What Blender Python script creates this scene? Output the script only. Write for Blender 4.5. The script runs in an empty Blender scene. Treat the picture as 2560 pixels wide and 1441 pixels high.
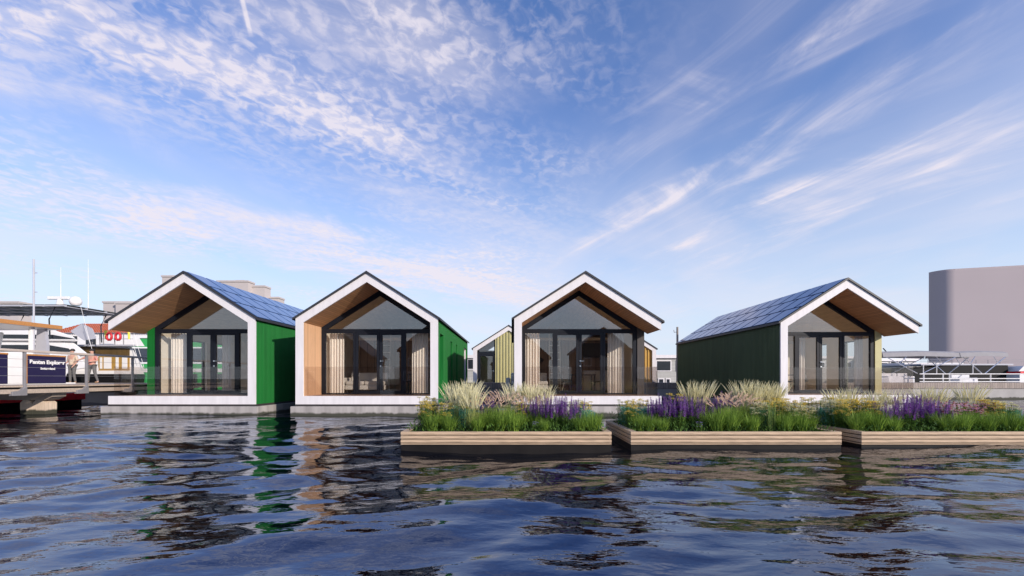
import bpy, bmesh, math, random
import numpy as np
from mathutils import Vector, Matrix
random.seed(7)
R = math.radians
scene = bpy.context.scene
COL = scene.collection
CAM_H, CAM_D, FPX, HOR = 1.24, 15.0, 1125.0, 947.0      # measured once from the photograph
def wx(px, depth): return (px-1280.0)/FPX*depth
def wz(py, depth): return CAM_H+(HOR-py)/FPX*depth

# ------------------------------------------------------------------ materials
def new_mat(name):
    m = bpy.data.materials.new(name); m.use_nodes = True
    nt = m.node_tree
    return m, nt, nt.nodes['Principled BSDF']
def N(nt, t, **kw):
    n = nt.nodes.new(t)
    for k, v in kw.items(): setattr(n, k, v)
    return n
def mat(name, col, rough=.6, metal=0., var=.12, vscale=3., bump=0., bscale=40., stretch=(1,1,1), spec=.5, lines=None, sheen=0):
    """procedural: colour varied by noise, optional fine bump, optional board lines (axis, spacing, depth)"""
    m, nt, b = new_mat(name)
    b.inputs['Roughness'].default_value = rough; b.inputs['Metallic'].default_value = metal
    b.inputs['Specular IOR Level'].default_value = spec
    tc = N(nt, 'ShaderNodeTexCoord'); mp = N(nt, 'ShaderNodeMapping')
    mp.inputs['Scale'].default_value = stretch
    nt.links.new(tc.outputs['Object'], mp.inputs['Vector'])
    no = N(nt, 'ShaderNodeTexNoise'); no.inputs['Scale'].default_value = vscale; no.inputs['Detail'].default_value = 6
    nt.links.new(mp.outputs[0], no.inputs['Vector'])
    mx = N(nt, 'ShaderNodeMix', data_type='RGBA')
    c = Vector(col)
    mx.inputs[6].default_value = (*(c*(1-var)), 1); mx.inputs[7].default_value = (*[min(1, q*(1+var)) for q in c], 1)
    cr = N(nt, 'ShaderNodeMapRange'); cr.inputs[1].default_value = .3; cr.inputs[2].default_value = .7
    nt.links.new(no.outputs['Fac'], cr.inputs[0]); nt.links.new(cr.outputs[0], mx.inputs[0])
    out = mx.outputs[2]
    bn = None
    if bump:
        n2 = N(nt, 'ShaderNodeTexNoise'); n2.inputs['Scale'].default_value = bscale; n2.inputs['Detail'].default_value = 4
        nt.links.new(mp.outputs[0], n2.inputs['Vector'])
        bn = N(nt, 'ShaderNodeBump'); bn.inputs['Strength'].default_value = bump; bn.inputs['Distance'].default_value = .01
        nt.links.new(n2.outputs['Fac'], bn.inputs['Height'])
        nt.links.new(bn.outputs[0], b.inputs['Normal'])
    if lines:
        ax, sp, dk = lines
        sx = N(nt, 'ShaderNodeSeparateXYZ'); nt.links.new(tc.outputs['Object'], sx.inputs[0])
        dv = N(nt, 'ShaderNodeMath', operation='DIVIDE'); dv.inputs[1].default_value = sp
        nt.links.new(sx.outputs[ax], dv.inputs[0])
        fr = N(nt, 'ShaderNodeMath', operation='FRACT'); nt.links.new(dv.outputs[0], fr.inputs[0])
        lt = N(nt, 'ShaderNodeMath', operation='LESS_THAN'); lt.inputs[1].default_value = .13
        nt.links.new(fr.outputs[0], lt.inputs[0])
        fl = N(nt, 'ShaderNodeMath', operation='FLOOR'); nt.links.new(dv.outputs[0], fl.inputs[0])
        wn = N(nt, 'ShaderNodeTexWhiteNoise', noise_dimensions='1D'); nt.links.new(fl.outputs[0], wn.inputs['W'])
        mr = N(nt, 'ShaderNodeMapRange'); mr.inputs[3].default_value = .88; mr.inputs[4].default_value = 1.1
        nt.links.new(wn.outputs['Value'], mr.inputs[0])
        vm = N(nt, 'ShaderNodeMix', data_type='RGBA', blend_type='MULTIPLY'); vm.inputs[0].default_value = 1
        nt.links.new(out, vm.inputs[6]); nt.links.new(mr.outputs[0], vm.inputs[7])
        dm = N(nt, 'ShaderNodeMix', data_type='RGBA', blend_type='MULTIPLY')
        dm.inputs[7].default_value = (dk, dk, dk, 1)
        nt.links.new(lt.outputs[0], dm.inputs[0]); nt.links.new(vm.outputs[2], dm.inputs[6])
        out = dm.outputs[2]
    nt.links.new(out, b.inputs['Base Color'])
    return m
def leaf_mat(name, c1, c2, rough=.55, tr=.33):
    m, nt, b = new_mat(name)
    g = N(nt, 'ShaderNodeNewGeometry')
    oi = N(nt, 'ShaderNodeObjectInfo')
    ad = N(nt, 'ShaderNodeMath', operation='MULTIPLY_ADD'); ad.inputs[1].default_value = .75
    mu = N(nt, 'ShaderNodeMath', operation='MULTIPLY'); mu.inputs[1].default_value = .25
    nt.links.new(oi.outputs['Random'], mu.inputs[0])
    nt.links.new(g.outputs['Random Per Island'], ad.inputs[0]); nt.links.new(mu.outputs[0], ad.inputs[2])
    mx = N(nt, 'ShaderNodeMix', data_type='RGBA'); mx.inputs[6].default_value = (*c1, 1); mx.inputs[7].default_value = (*c2, 1)
    nt.links.new(ad.outputs[0], mx.inputs[0]); nt.links.new(mx.outputs[2], b.inputs['Base Color'])
    b.inputs['Roughness'].default_value = rough; b.inputs['Specular IOR Level'].default_value = .3
    tl = N(nt, 'ShaderNodeBsdfTranslucent'); nt.links.new(mx.outputs[2], tl.inputs[0])
    ms = N(nt, 'ShaderNodeMixShader'); ms.inputs[0].default_value = tr
    nt.links.new(b.outputs[0], ms.inputs[1]); nt.links.new(tl.outputs[0], ms.inputs[2])
    nt.links.new(ms.outputs[0], nt.nodes['Material Output'].inputs['Surface'])
    return m
def glass_mat(name, tint=(.82,.85,.85), boost=1.0, base=.02):
    m, nt, b = new_mat(name); nt.nodes.remove(b)
    tr = N(nt, 'ShaderNodeBsdfTransparent'); tr.inputs[0].default_value = (*tint, 1)
    gl = N(nt, 'ShaderNodeBsdfGlossy'); gl.inputs['Roughness'].default_value = .0
    fr = N(nt, 'ShaderNodeFresnel'); fr.inputs['IOR'].default_value = 1.5
    gm = N(nt, 'ShaderNodeNewGeometry'); io = N(nt, 'ShaderNodeMapRange'); io.inputs[3].default_value = 1.5; io.inputs[4].default_value = 1/1.5
    nt.links.new(gm.outputs['Backfacing'], io.inputs[0]); nt.links.new(io.outputs[0], fr.inputs['IOR'])
    ma = N(nt, 'ShaderNodeMath', operation='MULTIPLY_ADD', use_clamp=True); ma.inputs[1].default_value = boost; ma.inputs[2].default_value = base
    nt.links.new(fr.outputs[0], ma.inputs[0])
    ms = N(nt, 'ShaderNodeMixShader'); nt.links.new(ma.outputs[0], ms.inputs[0])
    nt.links.new(tr.outputs[0], ms.inputs[1]); nt.links.new(gl.outputs[0], ms.inputs[2])
    nt.links.new(ms.outputs[0], nt.nodes['Material Output'].inputs['Surface'])
    return m
M = {}
M['white'] = mat('white_render', (.70,.665,.66), .6, var=.06, vscale=2.5, stretch=(3,3,.35), bump=.1, bscale=60)
M['black'] = mat('black_frame_metal', (.008,.010,.016), .5, var=.1, spec=.25)
M['rooftrim'] = mat('dark_roof_sheet', (.028,.028,.033), .5, var=.15)
M['basetrim'] = mat('base_trim', (.035,.03,.03), .6)
M['soffit'] = mat('timber_soffit', (.50,.26,.115), .6, var=.12, vscale=6, stretch=(12,.6,12), lines=('X',.07,.55))
M['lining'] = mat('timber_lining', (.62,.37,.21), .6, var=.1, vscale=6, stretch=(6,14,.6), lines=('Y',.075,.6))
M['deck'] = mat('timber_deck', (.34,.21,.13), .6, var=.15, vscale=5, stretch=(.7,12,1), lines=('Y',.12,.45))
M['planterbase'] = mat('planter_float', (.012,.010,.009), .6, var=.3, spec=.2)
M['concrete'] = mat('float_concrete', (.36,.33,.31), .8, var=.22, vscale=1.4, stretch=(3,3,.35), bump=.3, bscale=50)
M['green'] = mat('green_cladding', (.006,.125,.02), .6, var=.14, vscale=1.6, stretch=(3,3,.35), spec=.18)
M['darkclad'] = mat('charcoal_cladding', (.055,.045,.04), .5, var=.15, vscale=4, stretch=(8,8,.5))
M['oliveshade'] = mat('olive_cladding_baked_shade', (.085,.115,.055), .6, var=.12, vscale=1.6, stretch=(3,3,.35), spec=.18)  # olive cladding darkened: the side wall's shade is put into the colour
M['olive'] = mat('pale_olive_cladding', (.46,.42,.20), .5, var=.06)
M['ochre'] = mat('ochre_cladding', (.52,.30,.06), .5, var=.08)
M['interior'] = mat('interior_plaster', (.88,.80,.68), .8, var=.05)
M['intwood'] = mat('interior_ply', (.86,.68,.46), .6, var=.12, vscale=4, stretch=(3,.5,3))
M['intdark'] = mat('interior_brown_panel', (.34,.21,.13), .6, var=.15, vscale=4, stretch=(8,8,.6), lines=('X',.3,.6))
M['intfloor'] = mat('interior_oak_floor', (.62,.47,.33), .5, var=.15, vscale=4, stretch=(8,.6,1), lines=('X',.14,.5))
M['curtain'] = mat('curtain_linen', (.88,.80,.71), .85, var=.05, vscale=20)
M['glass'] = glass_mat('window_glass', (.95,.95,.94), 1.0, .055)
M['gable_glass'] = glass_mat('coated_gable_glass', (.95,.95,.93), 1.0, .10)
M['rail_glass'] = glass_mat('balustrade_glass', (.94,.92,.91), 1.0, .0)
M['metal'] = mat('brushed_steel', (.75,.75,.75), .25, 1., var=.05)
M['ladder'] = mat('ladder_wood', (.75,.66,.54), .6, var=.1)
M['sofa'] = mat('sofa_fabric', (.7,.66,.62), .9, var=.06, bump=.2, bscale=200)
M['dark_furn'] = mat('dark_furniture', (.025,.022,.022), .5)
M['plank'] = mat('planter_board', (.50,.36,.235), .7, var=.24, vscale=5, stretch=(.8,10,10), bump=.3, bscale=20)
M['soil'] = mat('soil', (.04,.028,.02), .95, var=.3, vscale=20, bump=.8, bscale=30)
M['quayconc'] = mat('quay_concrete', (.38,.36,.34), .85, var=.15, vscale=1.2, bump=.3, bscale=30)
M['quaywood'] = mat('quay_timber', (.33,.27,.23), .8, var=.15, vscale=3, stretch=(8,1,1), lines=('X',.14,.5))
M['jettywood'] = mat('jetty_timber', (.42,.34,.27), .8, var=.15, vscale=3, stretch=(1,8,4), bump=.3, bscale=20)
M['railwood'] = mat('rail_timber', (.5,.42,.36), .7, var=.12, vscale=3, stretch=(6,.6,6))
M['galv'] = mat('galvanised_steel', (.25,.24,.25), .6, .2, var=.1)
M['pile'] = mat('pale_pile_timber', (.62,.49,.38), .75, var=.15, vscale=3, stretch=(8,8,.6))
M['darkpile'] = mat('dark_pile', (.02,.022,.03), .7)
M['navy'] = mat('navy_gelcoat', (.022,.018,.06), .25, var=.05)
M['boatwhite'] = mat('boat_white', (.80,.78,.76), .35, var=.03)
M['boatgrey'] = mat('boat_grey', (.42,.42,.46), .4, var=.05)
M['red'] = mat('red_antifouling', (.75,.03,.04), .5, var=.1)
M['teak'] = mat('varnished_teak', (.48,.22,.07), .4, var=.15, vscale=4, stretch=(1,6,6))
M['boatdark'] = mat('boat_dark_window', (.015,.017,.022), .15)
M['boatblack'] = mat('black_hull', (.009,.009,.010), .6, spec=.15)
M['louvre'] = mat('brown_louvre', (.11,.065,.018), .6, var=.15, lines=('X',.12,.6))
M['yellowwood'] = mat('yellow_wood', (.40,.23,.05), .5, var=.12)
M['shipgreen'] = mat('ship_green', (.03,.36,.08), .4, var=.05)
M['lifered'] = mat('lifebuoy_red', (.55,.02,.03), .5)
M['yellow'] = mat('yellow_paint', (.85,.75,.08), .5)
M['tile'] = mat('red_roof_tile', (.50,.12,.05), .75, var=.2, vscale=6)
M['grey_block'] = mat('far_render_grey', (.47,.42,.40), .9, var=.04, vscale=.2)
M['bigblock'] = mat('far_rounded_block', (.47,.40,.40), .9, var=.03, vscale=.1)
M['clap'] = mat('grey_clapboard', (.42,.41,.38), .8, var=.06, lines=('Z',.16,.6))
M['canvas'] = mat('grey_canvas', (.30,.29,.30), .85, var=.06)
M['mesh'] = mat('dark_green_panel', (.025,.035,.03), .5, var=.3, vscale=4)
M['seat_white'] = mat('seat_vinyl', (.6,.6,.63), .5)
M['oldwood'] = mat('old_pole_wood', (.28,.24,.21), .85, var=.2, vscale=5, stretch=(8,8,.6))
M['brick'] = mat('dark_brick', (.09,.055,.04), .85, var=.25, vscale=5)
M['land'] = mat('land_grass', (.1,.11,.06), .95, var=.3, vscale=.5)
M['skin'] = mat('skin', (.55,.31,.22), .55, var=.05)
M['hair'] = mat('dark_hair', (.02,.015,.012), .6)
M['shirt_beige'] = mat('beige_shirt', (.6,.48,.36), .85)
M['shirt_pink'] = mat('salmon_shirt', (.62,.26,.2), .85)
M['trouser'] = mat('grey_trousers', (.12,.115,.11), .85)
M['shoe'] = mat('brown_shoe', (.25,.15,.08), .7)
def stain(m, z0=.10, amp=.12, col=(.05,.05,.035,1)):
    nt = m.node_tree; b = nt.nodes['Principled BSDF']; src = b.inputs['Base Color'].links[0].from_socket
    tc = N(nt, 'ShaderNodeTexCoord'); sx = N(nt, 'ShaderNodeSeparateXYZ'); nt.links.new(tc.outputs['Object'], sx.inputs[0])
    mp = N(nt, 'ShaderNodeMapping'); mp.inputs['Scale'].default_value = (1,1,.3); nt.links.new(tc.outputs['Object'], mp.inputs[0])
    no = N(nt, 'ShaderNodeTexNoise'); no.inputs['Scale'].default_value = 5; no.inputs['Detail'].default_value = 6; nt.links.new(mp.outputs[0], no.inputs['Vector'])
    ma = N(nt, 'ShaderNodeMath', operation='MULTIPLY_ADD'); ma.inputs[1].default_value = -amp; nt.links.new(no.outputs['Fac'], ma.inputs[0]); nt.links.new(sx.outputs['Z'], ma.inputs[2])
    mr = N(nt, 'ShaderNodeMapRange'); mr.inputs[1].default_value = z0-amp*.5+.03; mr.inputs[2].default_value = z0-amp*.5-.03; nt.links.new(ma.outputs[0], mr.inputs[0])
    mx = N(nt, 'ShaderNodeMix', data_type='RGBA'); nt.links.new(mr.outputs[0], mx.inputs[0]); nt.links.new(src, mx.inputs[6]); mx.inputs[7].default_value = col
    nt.links.new(mx.outputs[2], b.inputs['Base Color'])
stain(M['concrete']); stain(M['quayconc'], .14, .2); stain(M['pile'], .16, .15)
def panel_mat():
    m, nt, b = new_mat('solar_cell_glass')
    b.inputs['Roughness'].default_value = .12; b.inputs['Specular IOR Level'].default_value = .5
    b.inputs['Coat Weight'].default_value = .15; b.inputs['Coat Roughness'].default_value = .08
    tc = N(nt, 'ShaderNodeTexCoord'); no = N(nt, 'ShaderNodeTexNoise'); no.inputs['Scale'].default_value = 1.3
    nt.links.new(tc.outputs['Object'], no.inputs['Vector'])
    mx = N(nt, 'ShaderNodeMix', data_type='RGBA'); mx.inputs[6].default_value = (.035,.085,.23,1); mx.inputs[7].default_value = (.055,.125,.30,1)
    nt.links.new(no.outputs['Fac'], mx.inputs[0]); nt.links.new(mx.outputs[2], b.inputs['Base Color'])
    return m
M['panel'] = panel_mat()
L = {}
L['grass'] = leaf_mat('grass_green', (.03,.085,.008), (.36,.54,.08))
L['grassdark'] = leaf_mat('grass_base', (.03,.085,.012), (.10,.21,.035))
L['feather'] = leaf_mat('feather_plume', (.70,.65,.38), (.95,.90,.66), tr=.35)
L['featherstem'] = leaf_mat('feather_stem', (.22,.28,.07), (.40,.42,.14))
L['pinkplume'] = leaf_mat('pink_plume', (.74,.52,.38), (.94,.76,.60), tr=.3)
L['purple'] = leaf_mat('purple_flower', (.20,.04,.36), (.50,.22,.64), tr=.25)
L['salvialeaf'] = leaf_mat('salvia_leaf', (.045,.12,.018), (.25,.42,.08))
L['yellowfl'] = leaf_mat('yellow_flower', (.80,.60,.06), (.95,.86,.36), tr=.2)
L['creamfl'] = leaf_mat('cream_flower', (.75,.70,.38), (.88,.85,.62), tr=.2)
L['tealleaf'] = leaf_mat('teal_leaf', (.035,.20,.14), (.18,.52,.38))
L['yleaf'] = leaf_mat('yarrow_leaf', (.025,.07,.010), (.14,.26,.045))
L['pinkfl'] = leaf_mat('pink_petal', (.62,.26,.36), (.88,.52,.58), tr=.25)
L['cone'] = leaf_mat('flower_cone', (.12,.05,.02), (.3,.14,.05), tr=0)
L['reed'] = leaf_mat('reed_stem', (.14,.24,.05), (.3,.4,.1))
L['lilac'] = leaf_mat('lilac_flower', (.35,.25,.6), (.6,.5,.8), tr=.2)

# ------------------------------------------------------------------ mesh helpers
class MB:
    def __init__(s): s.v = []; s.f = []
    def add(s, vs, fs):
        o = len(s.v); s.v += [tuple(p) for p in vs]; s.f += [tuple(i+o for i in f) for f in fs]; return s
    def box(s, x0, x1, y0, y1, z0, z1):
        return s.add([(x0,y0,z0),(x1,y0,z0),(x1,y1,z0),(x0,y1,z0),(x0,y0,z1),(x1,y0,z1),(x1,y1,z1),(x0,y1,z1)],
                     [(0,3,2,1),(4,5,6,7),(0,1,5,4),(1,2,6,5),(2,3,7,6),(3,0,4,7)])
    def _prism(s, a, b):
        n = len(a)
        return s.add(list(a)+list(b), [tuple(range(n))[::-1], tuple(range(n, 2*n))]+[(i, (i+1) % n, n+(i+1) % n, n+i) for i in range(n)])
    def xz(s, poly, y0, y1): return s._prism([(x,y0,z) for x, z in poly], [(x,y1,z) for x, z in poly])
    def yz(s, poly, x0, x1): return s._prism([(x0,y,z) for y, z in poly], [(x1,y,z) for y, z in poly])
    def xzt(s, poly, y0, y1, xmin, dx): return s._prism([(x,y0,z) for x, z in poly], [(x+(dx if x > xmin else 0),y1,z) for x, z in poly])
    def xy(s, poly, z0, z1): return s._prism([(x,y,z0) for x, y in poly], [(x,y,z1) for x, y in poly])
    def loft(s, rings, cap=True):
        n = len(rings[0]); o = [p for r in rings for p in r]; f = []
        for k in range(len(rings)-1):
            for i in range(n): f.append((k*n+i, k*n+(i+1) % n, (k+1)*n+(i+1) % n, (k+1)*n+i))
        if cap: f += [tuple(range(n))[::-1], tuple(range((len(rings)-1)*n, len(rings)*n))]
        return s.add(o, f)
    def tube(s, pts, r, n=8, r1=None):
        pts = [Vector(p) for p in pts]; rings = []
        for i, p in enumerate(pts):
            d = (pts[min(i+1, len(pts)-1)]-pts[max(i-1, 0)]).normalized()
            a = d.cross(Vector((0,0,1)) if abs(d.z) < .9 else Vector((1,0,0))).normalized(); b = d.cross(a)
            q = r if r1 is None else r+(r1-r)*i/(len(pts)-1)
            rings.append([p+a*q*math.cos(2*math.pi*k/n)+b*q*math.sin(2*math.pi*k/n) for k in range(n)])
        return s.loft(rings)
    def ball(s, c, r, sx=1, sy=1, sz=1, n=14, m=9, zmin=-1):
        rings = []
        for j in range(m+1):
            t = -math.pi/2+math.pi*j/m; z = max(math.sin(t), zmin)
            rr = math.cos(t)*r if math.sin(t) >= zmin else r*math.sqrt(1-zmin*zmin)
            rr = max(rr, 1e-4)
            rings.append([(c[0]+sx*rr*math.cos(2*math.pi*i/n), c[1]+sy*rr*math.sin(2*math.pi*i/n), c[2]+sz*r*z) for i in range(n)])
        return s.loft(rings)
    def torus(s, c, R_, r, axis='Y', a0=0, a1=360, n=24, m=8):
        pts = []
        full = (a1-a0) >= 360; rings = []
        for i in range(n+(0 if full else 1)):
            t = R(a0+(a1-a0)*i/n); ring = []
            for k in range(m):
                u = 2*math.pi*k/m; q = R_+r*math.cos(u); w = r*math.sin(u)
                p = (q*math.cos(t), w, q*math.sin(t)) if axis == 'Y' else (w, q*math.cos(t), q*math.sin(t)) if axis == 'X' else (q*math.cos(t), q*math.sin(t), w)
                ring.append((c[0]+p[0], c[1]+p[1], c[2]+p[2]))
            rings.append(ring)
        if full: rings.append(rings[0])
        return s.loft(rings, cap=not full)
def world_loc(o):
    v = Vector((0,0,0))
    while o is not None: v += o.location; o = o.parent
    return v
def obj(name, mb, m, parent=None, bevel=0, smooth=False, recalc=True, local=False, **props):
    me = bpy.data.meshes.new(name)
    off = Vector((0,0,0)) if (parent is None or local) else world_loc(parent)
    me.from_pydata([(v[0]-off.x, v[1]-off.y, v[2]-off.z) for v in mb.v], [], mb.f)
    if recalc:
        bm = bmesh.new(); bm.from_mesh(me); bmesh.ops.recalc_face_normals(bm, faces=bm.faces); bm.to_mesh(me); bm.free()
    if smooth:
        for p in me.polygons: p.use_smooth = True
    me.materials.append(m)
    o = bpy.data.objects.new(name, me); COL.objects.link(o)
    if parent is not None: o.parent = parent
    if bevel:
        bv = o.modifiers.new('bevel', 'BEVEL'); bv.width = bevel; bv.segments = 2; bv.limit_method = 'ANGLE'; bv.angle_limit = R(40)
    for k, v in props.items(): o[k] = v
    return o
def thing(name, label, cat, loc=(0,0,0), group=None):
    o = bpy.data.objects.new(name, None); COL.objects.link(o); o.location = loc; o.empty_display_size = .2
    o['label'] = label; o['category'] = cat
    if group: o['group'] = group
    return o
def solo(name, mb, m, label, cat, group=None, **kw):          # a thing that is one mesh; origin at its base
    o = obj(name, mb, m, **kw)
    o['label'] = label; o['category'] = cat
    if group: o['group'] = group
    return o
def struct(name, mb, m, **kw): return obj(name, mb, m, kind='structure', **kw)
def dup(root, loc, label, rotz=0, scale=1.0, group=None):
    r = root.copy(); COL.objects.link(r); r.location = loc; r.rotation_euler = (0,0,rotz); r.scale = (scale,)*3; r['label'] = label
    if group: r['group'] = group
    for ch in list(root.children):
        c = ch.copy(); COL.objects.link(c); c.parent = r
        for g in list(ch.children):
            d = g.copy(); COL.objects.link(d); d.parent = c
    return r

# ------------------------------------------------------------------ floating houses
SL = .637
def zr(x): return 4.755-SL*abs(x)            # underside of roof sheet
def zs(x): return 4.462-SL*abs(x)            # soffit
HW, WI, LEN, REC, DZ = 2.375, 2.12, 10.0, 1.44, .66
def ribbed(mb, side, y0, y1, z0, z1, pitch=.085, d=.02):
    """vertical trapezoid ribs on a wall facing side*X"""
    mb.box(min(side*2.2, side*(HW-d)), max(side*2.2, side*(HW-d)), y0, y1, z0, z1)
    n = max(1, int(round((y1-y0)/pitch))); w = (y1-y0)/n
    for i in range(n):
        a = y0+i*w
        mb.xy([(side*(HW-d-.001), a+w*.18), (side*HW, a+w*.32), (side*HW, a+w*.72), (side*(HW-d-.001), a+w*.86)], z0, z1)
def panel_box(mb, side, d0, d1, y0, y1, h0, h1):
    """box on the roof slope: d measured along the slope from the ridge"""
    ca = 1/math.sqrt(1+SL*SL); sa = SL*ca; vs = []
    for h in (h0, h1):
        for (d, y) in ((d0,y0),(d1,y0),(d1,y1),(d0,y1)):
            vs.append((side*(d*ca+h*sa), y, 4.755-d*sa+h*ca))
    mb.add(vs, [(0,3,2,1),(4,5,6,7),(0,1,5,4),(1,2,6,5),(2,3,7,6),(3,0,4,7)])
def curtain_mb(x0, x1, y, z0, z1, amp=.035, pleat=.105):
    n = max(8, int((x1-x0)/pleat*12)); ph = random.random()*6
    top, bot = [], []
    for i in range(n+1):
        x = x0+(x1-x0)*i/n; w = 2*math.pi*(x-x0)/pleat
        o = amp*math.sin(w)*(1+.25*math.sin(w*.37+ph))
        top.append((x, y+o*.6, z1)); bot.append((x+.006*math.sin(w*.5+ph), y+o, z0))
    mb = MB(); a = top+bot; k = n+1
    b = [(p[0], p[1]+.012, p[2]) for p in a]
    fs = [(i, i+1, k+i+1, k+i) for i in range(n)]
    mb.add(a, fs); mb.add(b, [f[::-1] for f in fs])
    return mb
def curtain(xc, yf, x0, x1, label, y=1.78):
    mb = curtain_mb(xc+x0, xc+x1, yf+y, DZ+.04, 2.98)
    mb.v = [(a-xc-(x0+x1)/2, b-yf-y, c-DZ-.04) for a, b, c in mb.v]
    o = solo('curtain', mb, M['curtain'], label, 'curtain', 'linen curtains behind the glass fronts', smooth=True, recalc=False)
    o.location = (xc+(x0+x1)/2, yf+y, DZ+.04)
def house(xc, yf, label, side_mat, end_mat=None, lopen=False, ropen=False, panels=0, see_through=False, wins=(), part_y=4.7, lmat=None):
    h = thing('floating_house', label, 'house', (xc, yf, 0), 'white-framed floating houses')
    P = lambda name, mb, m, par=h, **k: obj(name, mb, m, par, local=True, **k)
    xl = 2.53 if lopen else HW; xr = 2.53 if ropen else HW
    fl = 2.70 if lopen else 2.5; frr = 2.70 if ropen else 2.5
    end_mat = end_mat or side_mat
    # pontoon + trim
    P('pontoon', MB().box(-fl, frr, -.1, LEN+.1, -.5, .315), M['concrete'], bevel=.012)
    P('base_trim', MB().box(-xl-.02, xr+.02, .02, LEN, .315, .382), M['basetrim'])
    # white front frame
    f = MB()
    eL, eR = zr(xl), zr(xr)
    f.xz([(-xl,eL),(0,zr(0)),(xr,eR),(xr,zs(xr)),(0,zs(0)),(-xl,zs(xl))], 0, .055)
    f.box(-xl, xr, -.003, .055, .382, DZ)
    if not lopen: f.xz([(-HW,DZ),(-WI,DZ),(-WI,zs(WI)),(-HW,zs(HW))], .0, .055)
    if not ropen: f.xz([(HW,DZ),(WI,DZ),(WI,zs(WI)),(HW,zs(HW))], .0, .055)
    P('front_frame', f, M['white'])
    # roof: timber slab (soffit) + dark sheet
    s = MB()
    a, b = (2.5 if lopen else WI), (2.5 if ropen else WI)
    s.xz([(-a,zr(a)),(0,zr(0)),(b,zr(b)),(b,zs(b)),(0,zs(0)),(-a,zs(a))], .056, REC+.02)
    P('soffit', s, M['soffit'])
    P('ceiling', MB().xz([(-WI,zr(WI)),(0,zr(0)),(WI,zr(WI)),(WI,zs(WI)),(0,zs(0)),(-WI,zs(WI))], REC+.021, LEN), M['intwood'])
    tl, tr = xl+.09, xr+.09
    rf = P('roof', MB().xz([(-tl,zr(tl)+.004),(0,zr(0)+.004),(tr,zr(tr)+.004),(tr,zr(tr)+.075),(0,zr(0)+.075),(-tl,zr(tl)+.075)], -.05, LEN+.05), M['rooftrim'])
    if panels:
        nrow, slope = 3, 2.95
        for r_ in range(nrow):
            d0 = .05+r_*(slope-.08)/nrow; d1 = .05+(r_+1)*(slope-.08)/nrow-.085
            w = LEN/11; y = -.02-(w*.5 if r_ % 2 else 0)
            while y < LEN:
                y0, y1 = max(y, -.02)+.055, min(y+w, LEN+.02)-.06
                if y1-y0 > .1:
                    q = MB(); panel_box(q, panels, d0, d1, y0, y1, .073, .095)
                    obj('solar_panel', q, M['panel'], rf, local=True)
                y += w
    # side walls
    for side, op in ((-1,lopen),(1,ropen)):
        y0 = REC if op else .056
        w = MB(); opens = [o for o in wins if o[0] == side]; cur = y0
        ztop = zr(HW)-.004
        for (_, a_, b_, c_, d_, kind) in sorted(opens, key=lambda o: o[1]):
            ribbed(w, side, cur, a_, .384, ztop); ribbed(w, side, a_, b_, .384, c_); ribbed(w, side, a_, b_, d_, ztop); cur = b_
        ribbed(w, side, cur, LEN, .384, ztop)
        wl = P('wall', w, (lmat if (lmat and side < 0) else side_mat))
        for (_, a_, b_, c_, d_, kind) in opens:
            x0, x1 = sorted((side*2.24, side*2.26))
            if kind == 'window':
                obj('side_window', MB().box(x0, x1, a_, b_, c_, d_), M['glass'], wl, local=True)
                fm = MB(); x0, x1 = sorted((side*2.21, side*2.30)); t = .04
                fm.box(x0, x1, a_, a_+t, c_, d_).box(x0, x1, b_-t, b_, c_, d_).box(x0, x1, a_+t, b_-t, c_, c_+t).box(x0, x1, a_+t, b_-t, d_-t, d_)
                obj('window_frame', fm, M['white'] if b_ > 8 else M['black'], wl, local=True)
            else:
                obj('side_balustrade', MB().box(x0, x1, a_+.02, b_-.02, c_+.01, c_+.98), M['rail_glass'], wl, local=True)
        if op:
            xa, xb = sorted((side*WI, side*HW))
            e = MB().xz([(side*WI,.384),(side*HW,.384),(side*HW,zs(HW)-.002),(side*WI,zs(WI)-.002)], REC-.03, REC-.001)
            P('wall_end', e, end_mat)
        else:
            lm = MB(); xa, xb = sorted((side*WI, side*2.199)); cur = .056
            for (_, a_, b_, c_, d_, kind) in sorted(opens, key=lambda o: o[1]):
                if kind != 'open': continue
                lm.box(xa, xb, cur, a_, DZ-.02, zr(2.2)-.01).box(xa, xb, a_, b_, d_, zr(2.2)-.01); cur = b_
            lm.box(xa, xb, cur, REC-.001, DZ-.02, zr(2.2)-.01)
            P('recess_lining', lm, M['lining'])
        xa, xb = sorted((side*WI, side*2.199)); im = MB(); cur = REC+.02
        for (_, a_, b_, c_, d_, kind) in sorted(opens, key=lambda o: o[1]):
            if kind != 'window': continue
            im.box(xa, xb, cur, a_, DZ-.02, zs(WI)+.1).box(xa, xb, a_, b_, DZ-.02, c_).box(xa, xb, a_, b_, d_, zs(WI)+.1); cur = b_
        im.box(xa, xb, cur, LEN, DZ-.02, zs(WI)+.1)
        P('inner_wall', im, M['interior'])
    # deck + floor
    P('deck', MB().box(-xl+.01 if lopen else -WI, xr-.01 if ropen else WI, .056, REC, .384, DZ-.006), M['deck'])
    P('floor', MB().box(-WI+.001, WI-.001, REC+.002, LEN, .384, DZ-.008), M['intfloor'])
    # glazed facade
    F0, F1 = REC, REC+.1
    fr = MB()
    fr.xz([(-WI,zs(WI)-.002),(0,zs(0)-.002),(WI,zs(WI)-.002),(WI,zs(WI)-.19),(0,zs(0)-.19),(-WI,zs(WI)-.19)], F0, F1)
    for sd in (-1, 1):
        xa, xb = sorted((sd*WI, sd*1.97)); fr.box(xa, xb, F0+.002, F1, DZ, zs(WI)-.1)
        xa, xb = sorted((sd*.885, sd*.96)); fr.box(xa, xb, F0+.002, F1, DZ, 2.95)
        xa, xb = sorted((sd*.96, sd*1.97)); fr.box(xa, xb, F0+.003, F1, DZ, DZ+.05).box(xa, xb, F0+.003, F1, 2.90, 2.951)
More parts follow.
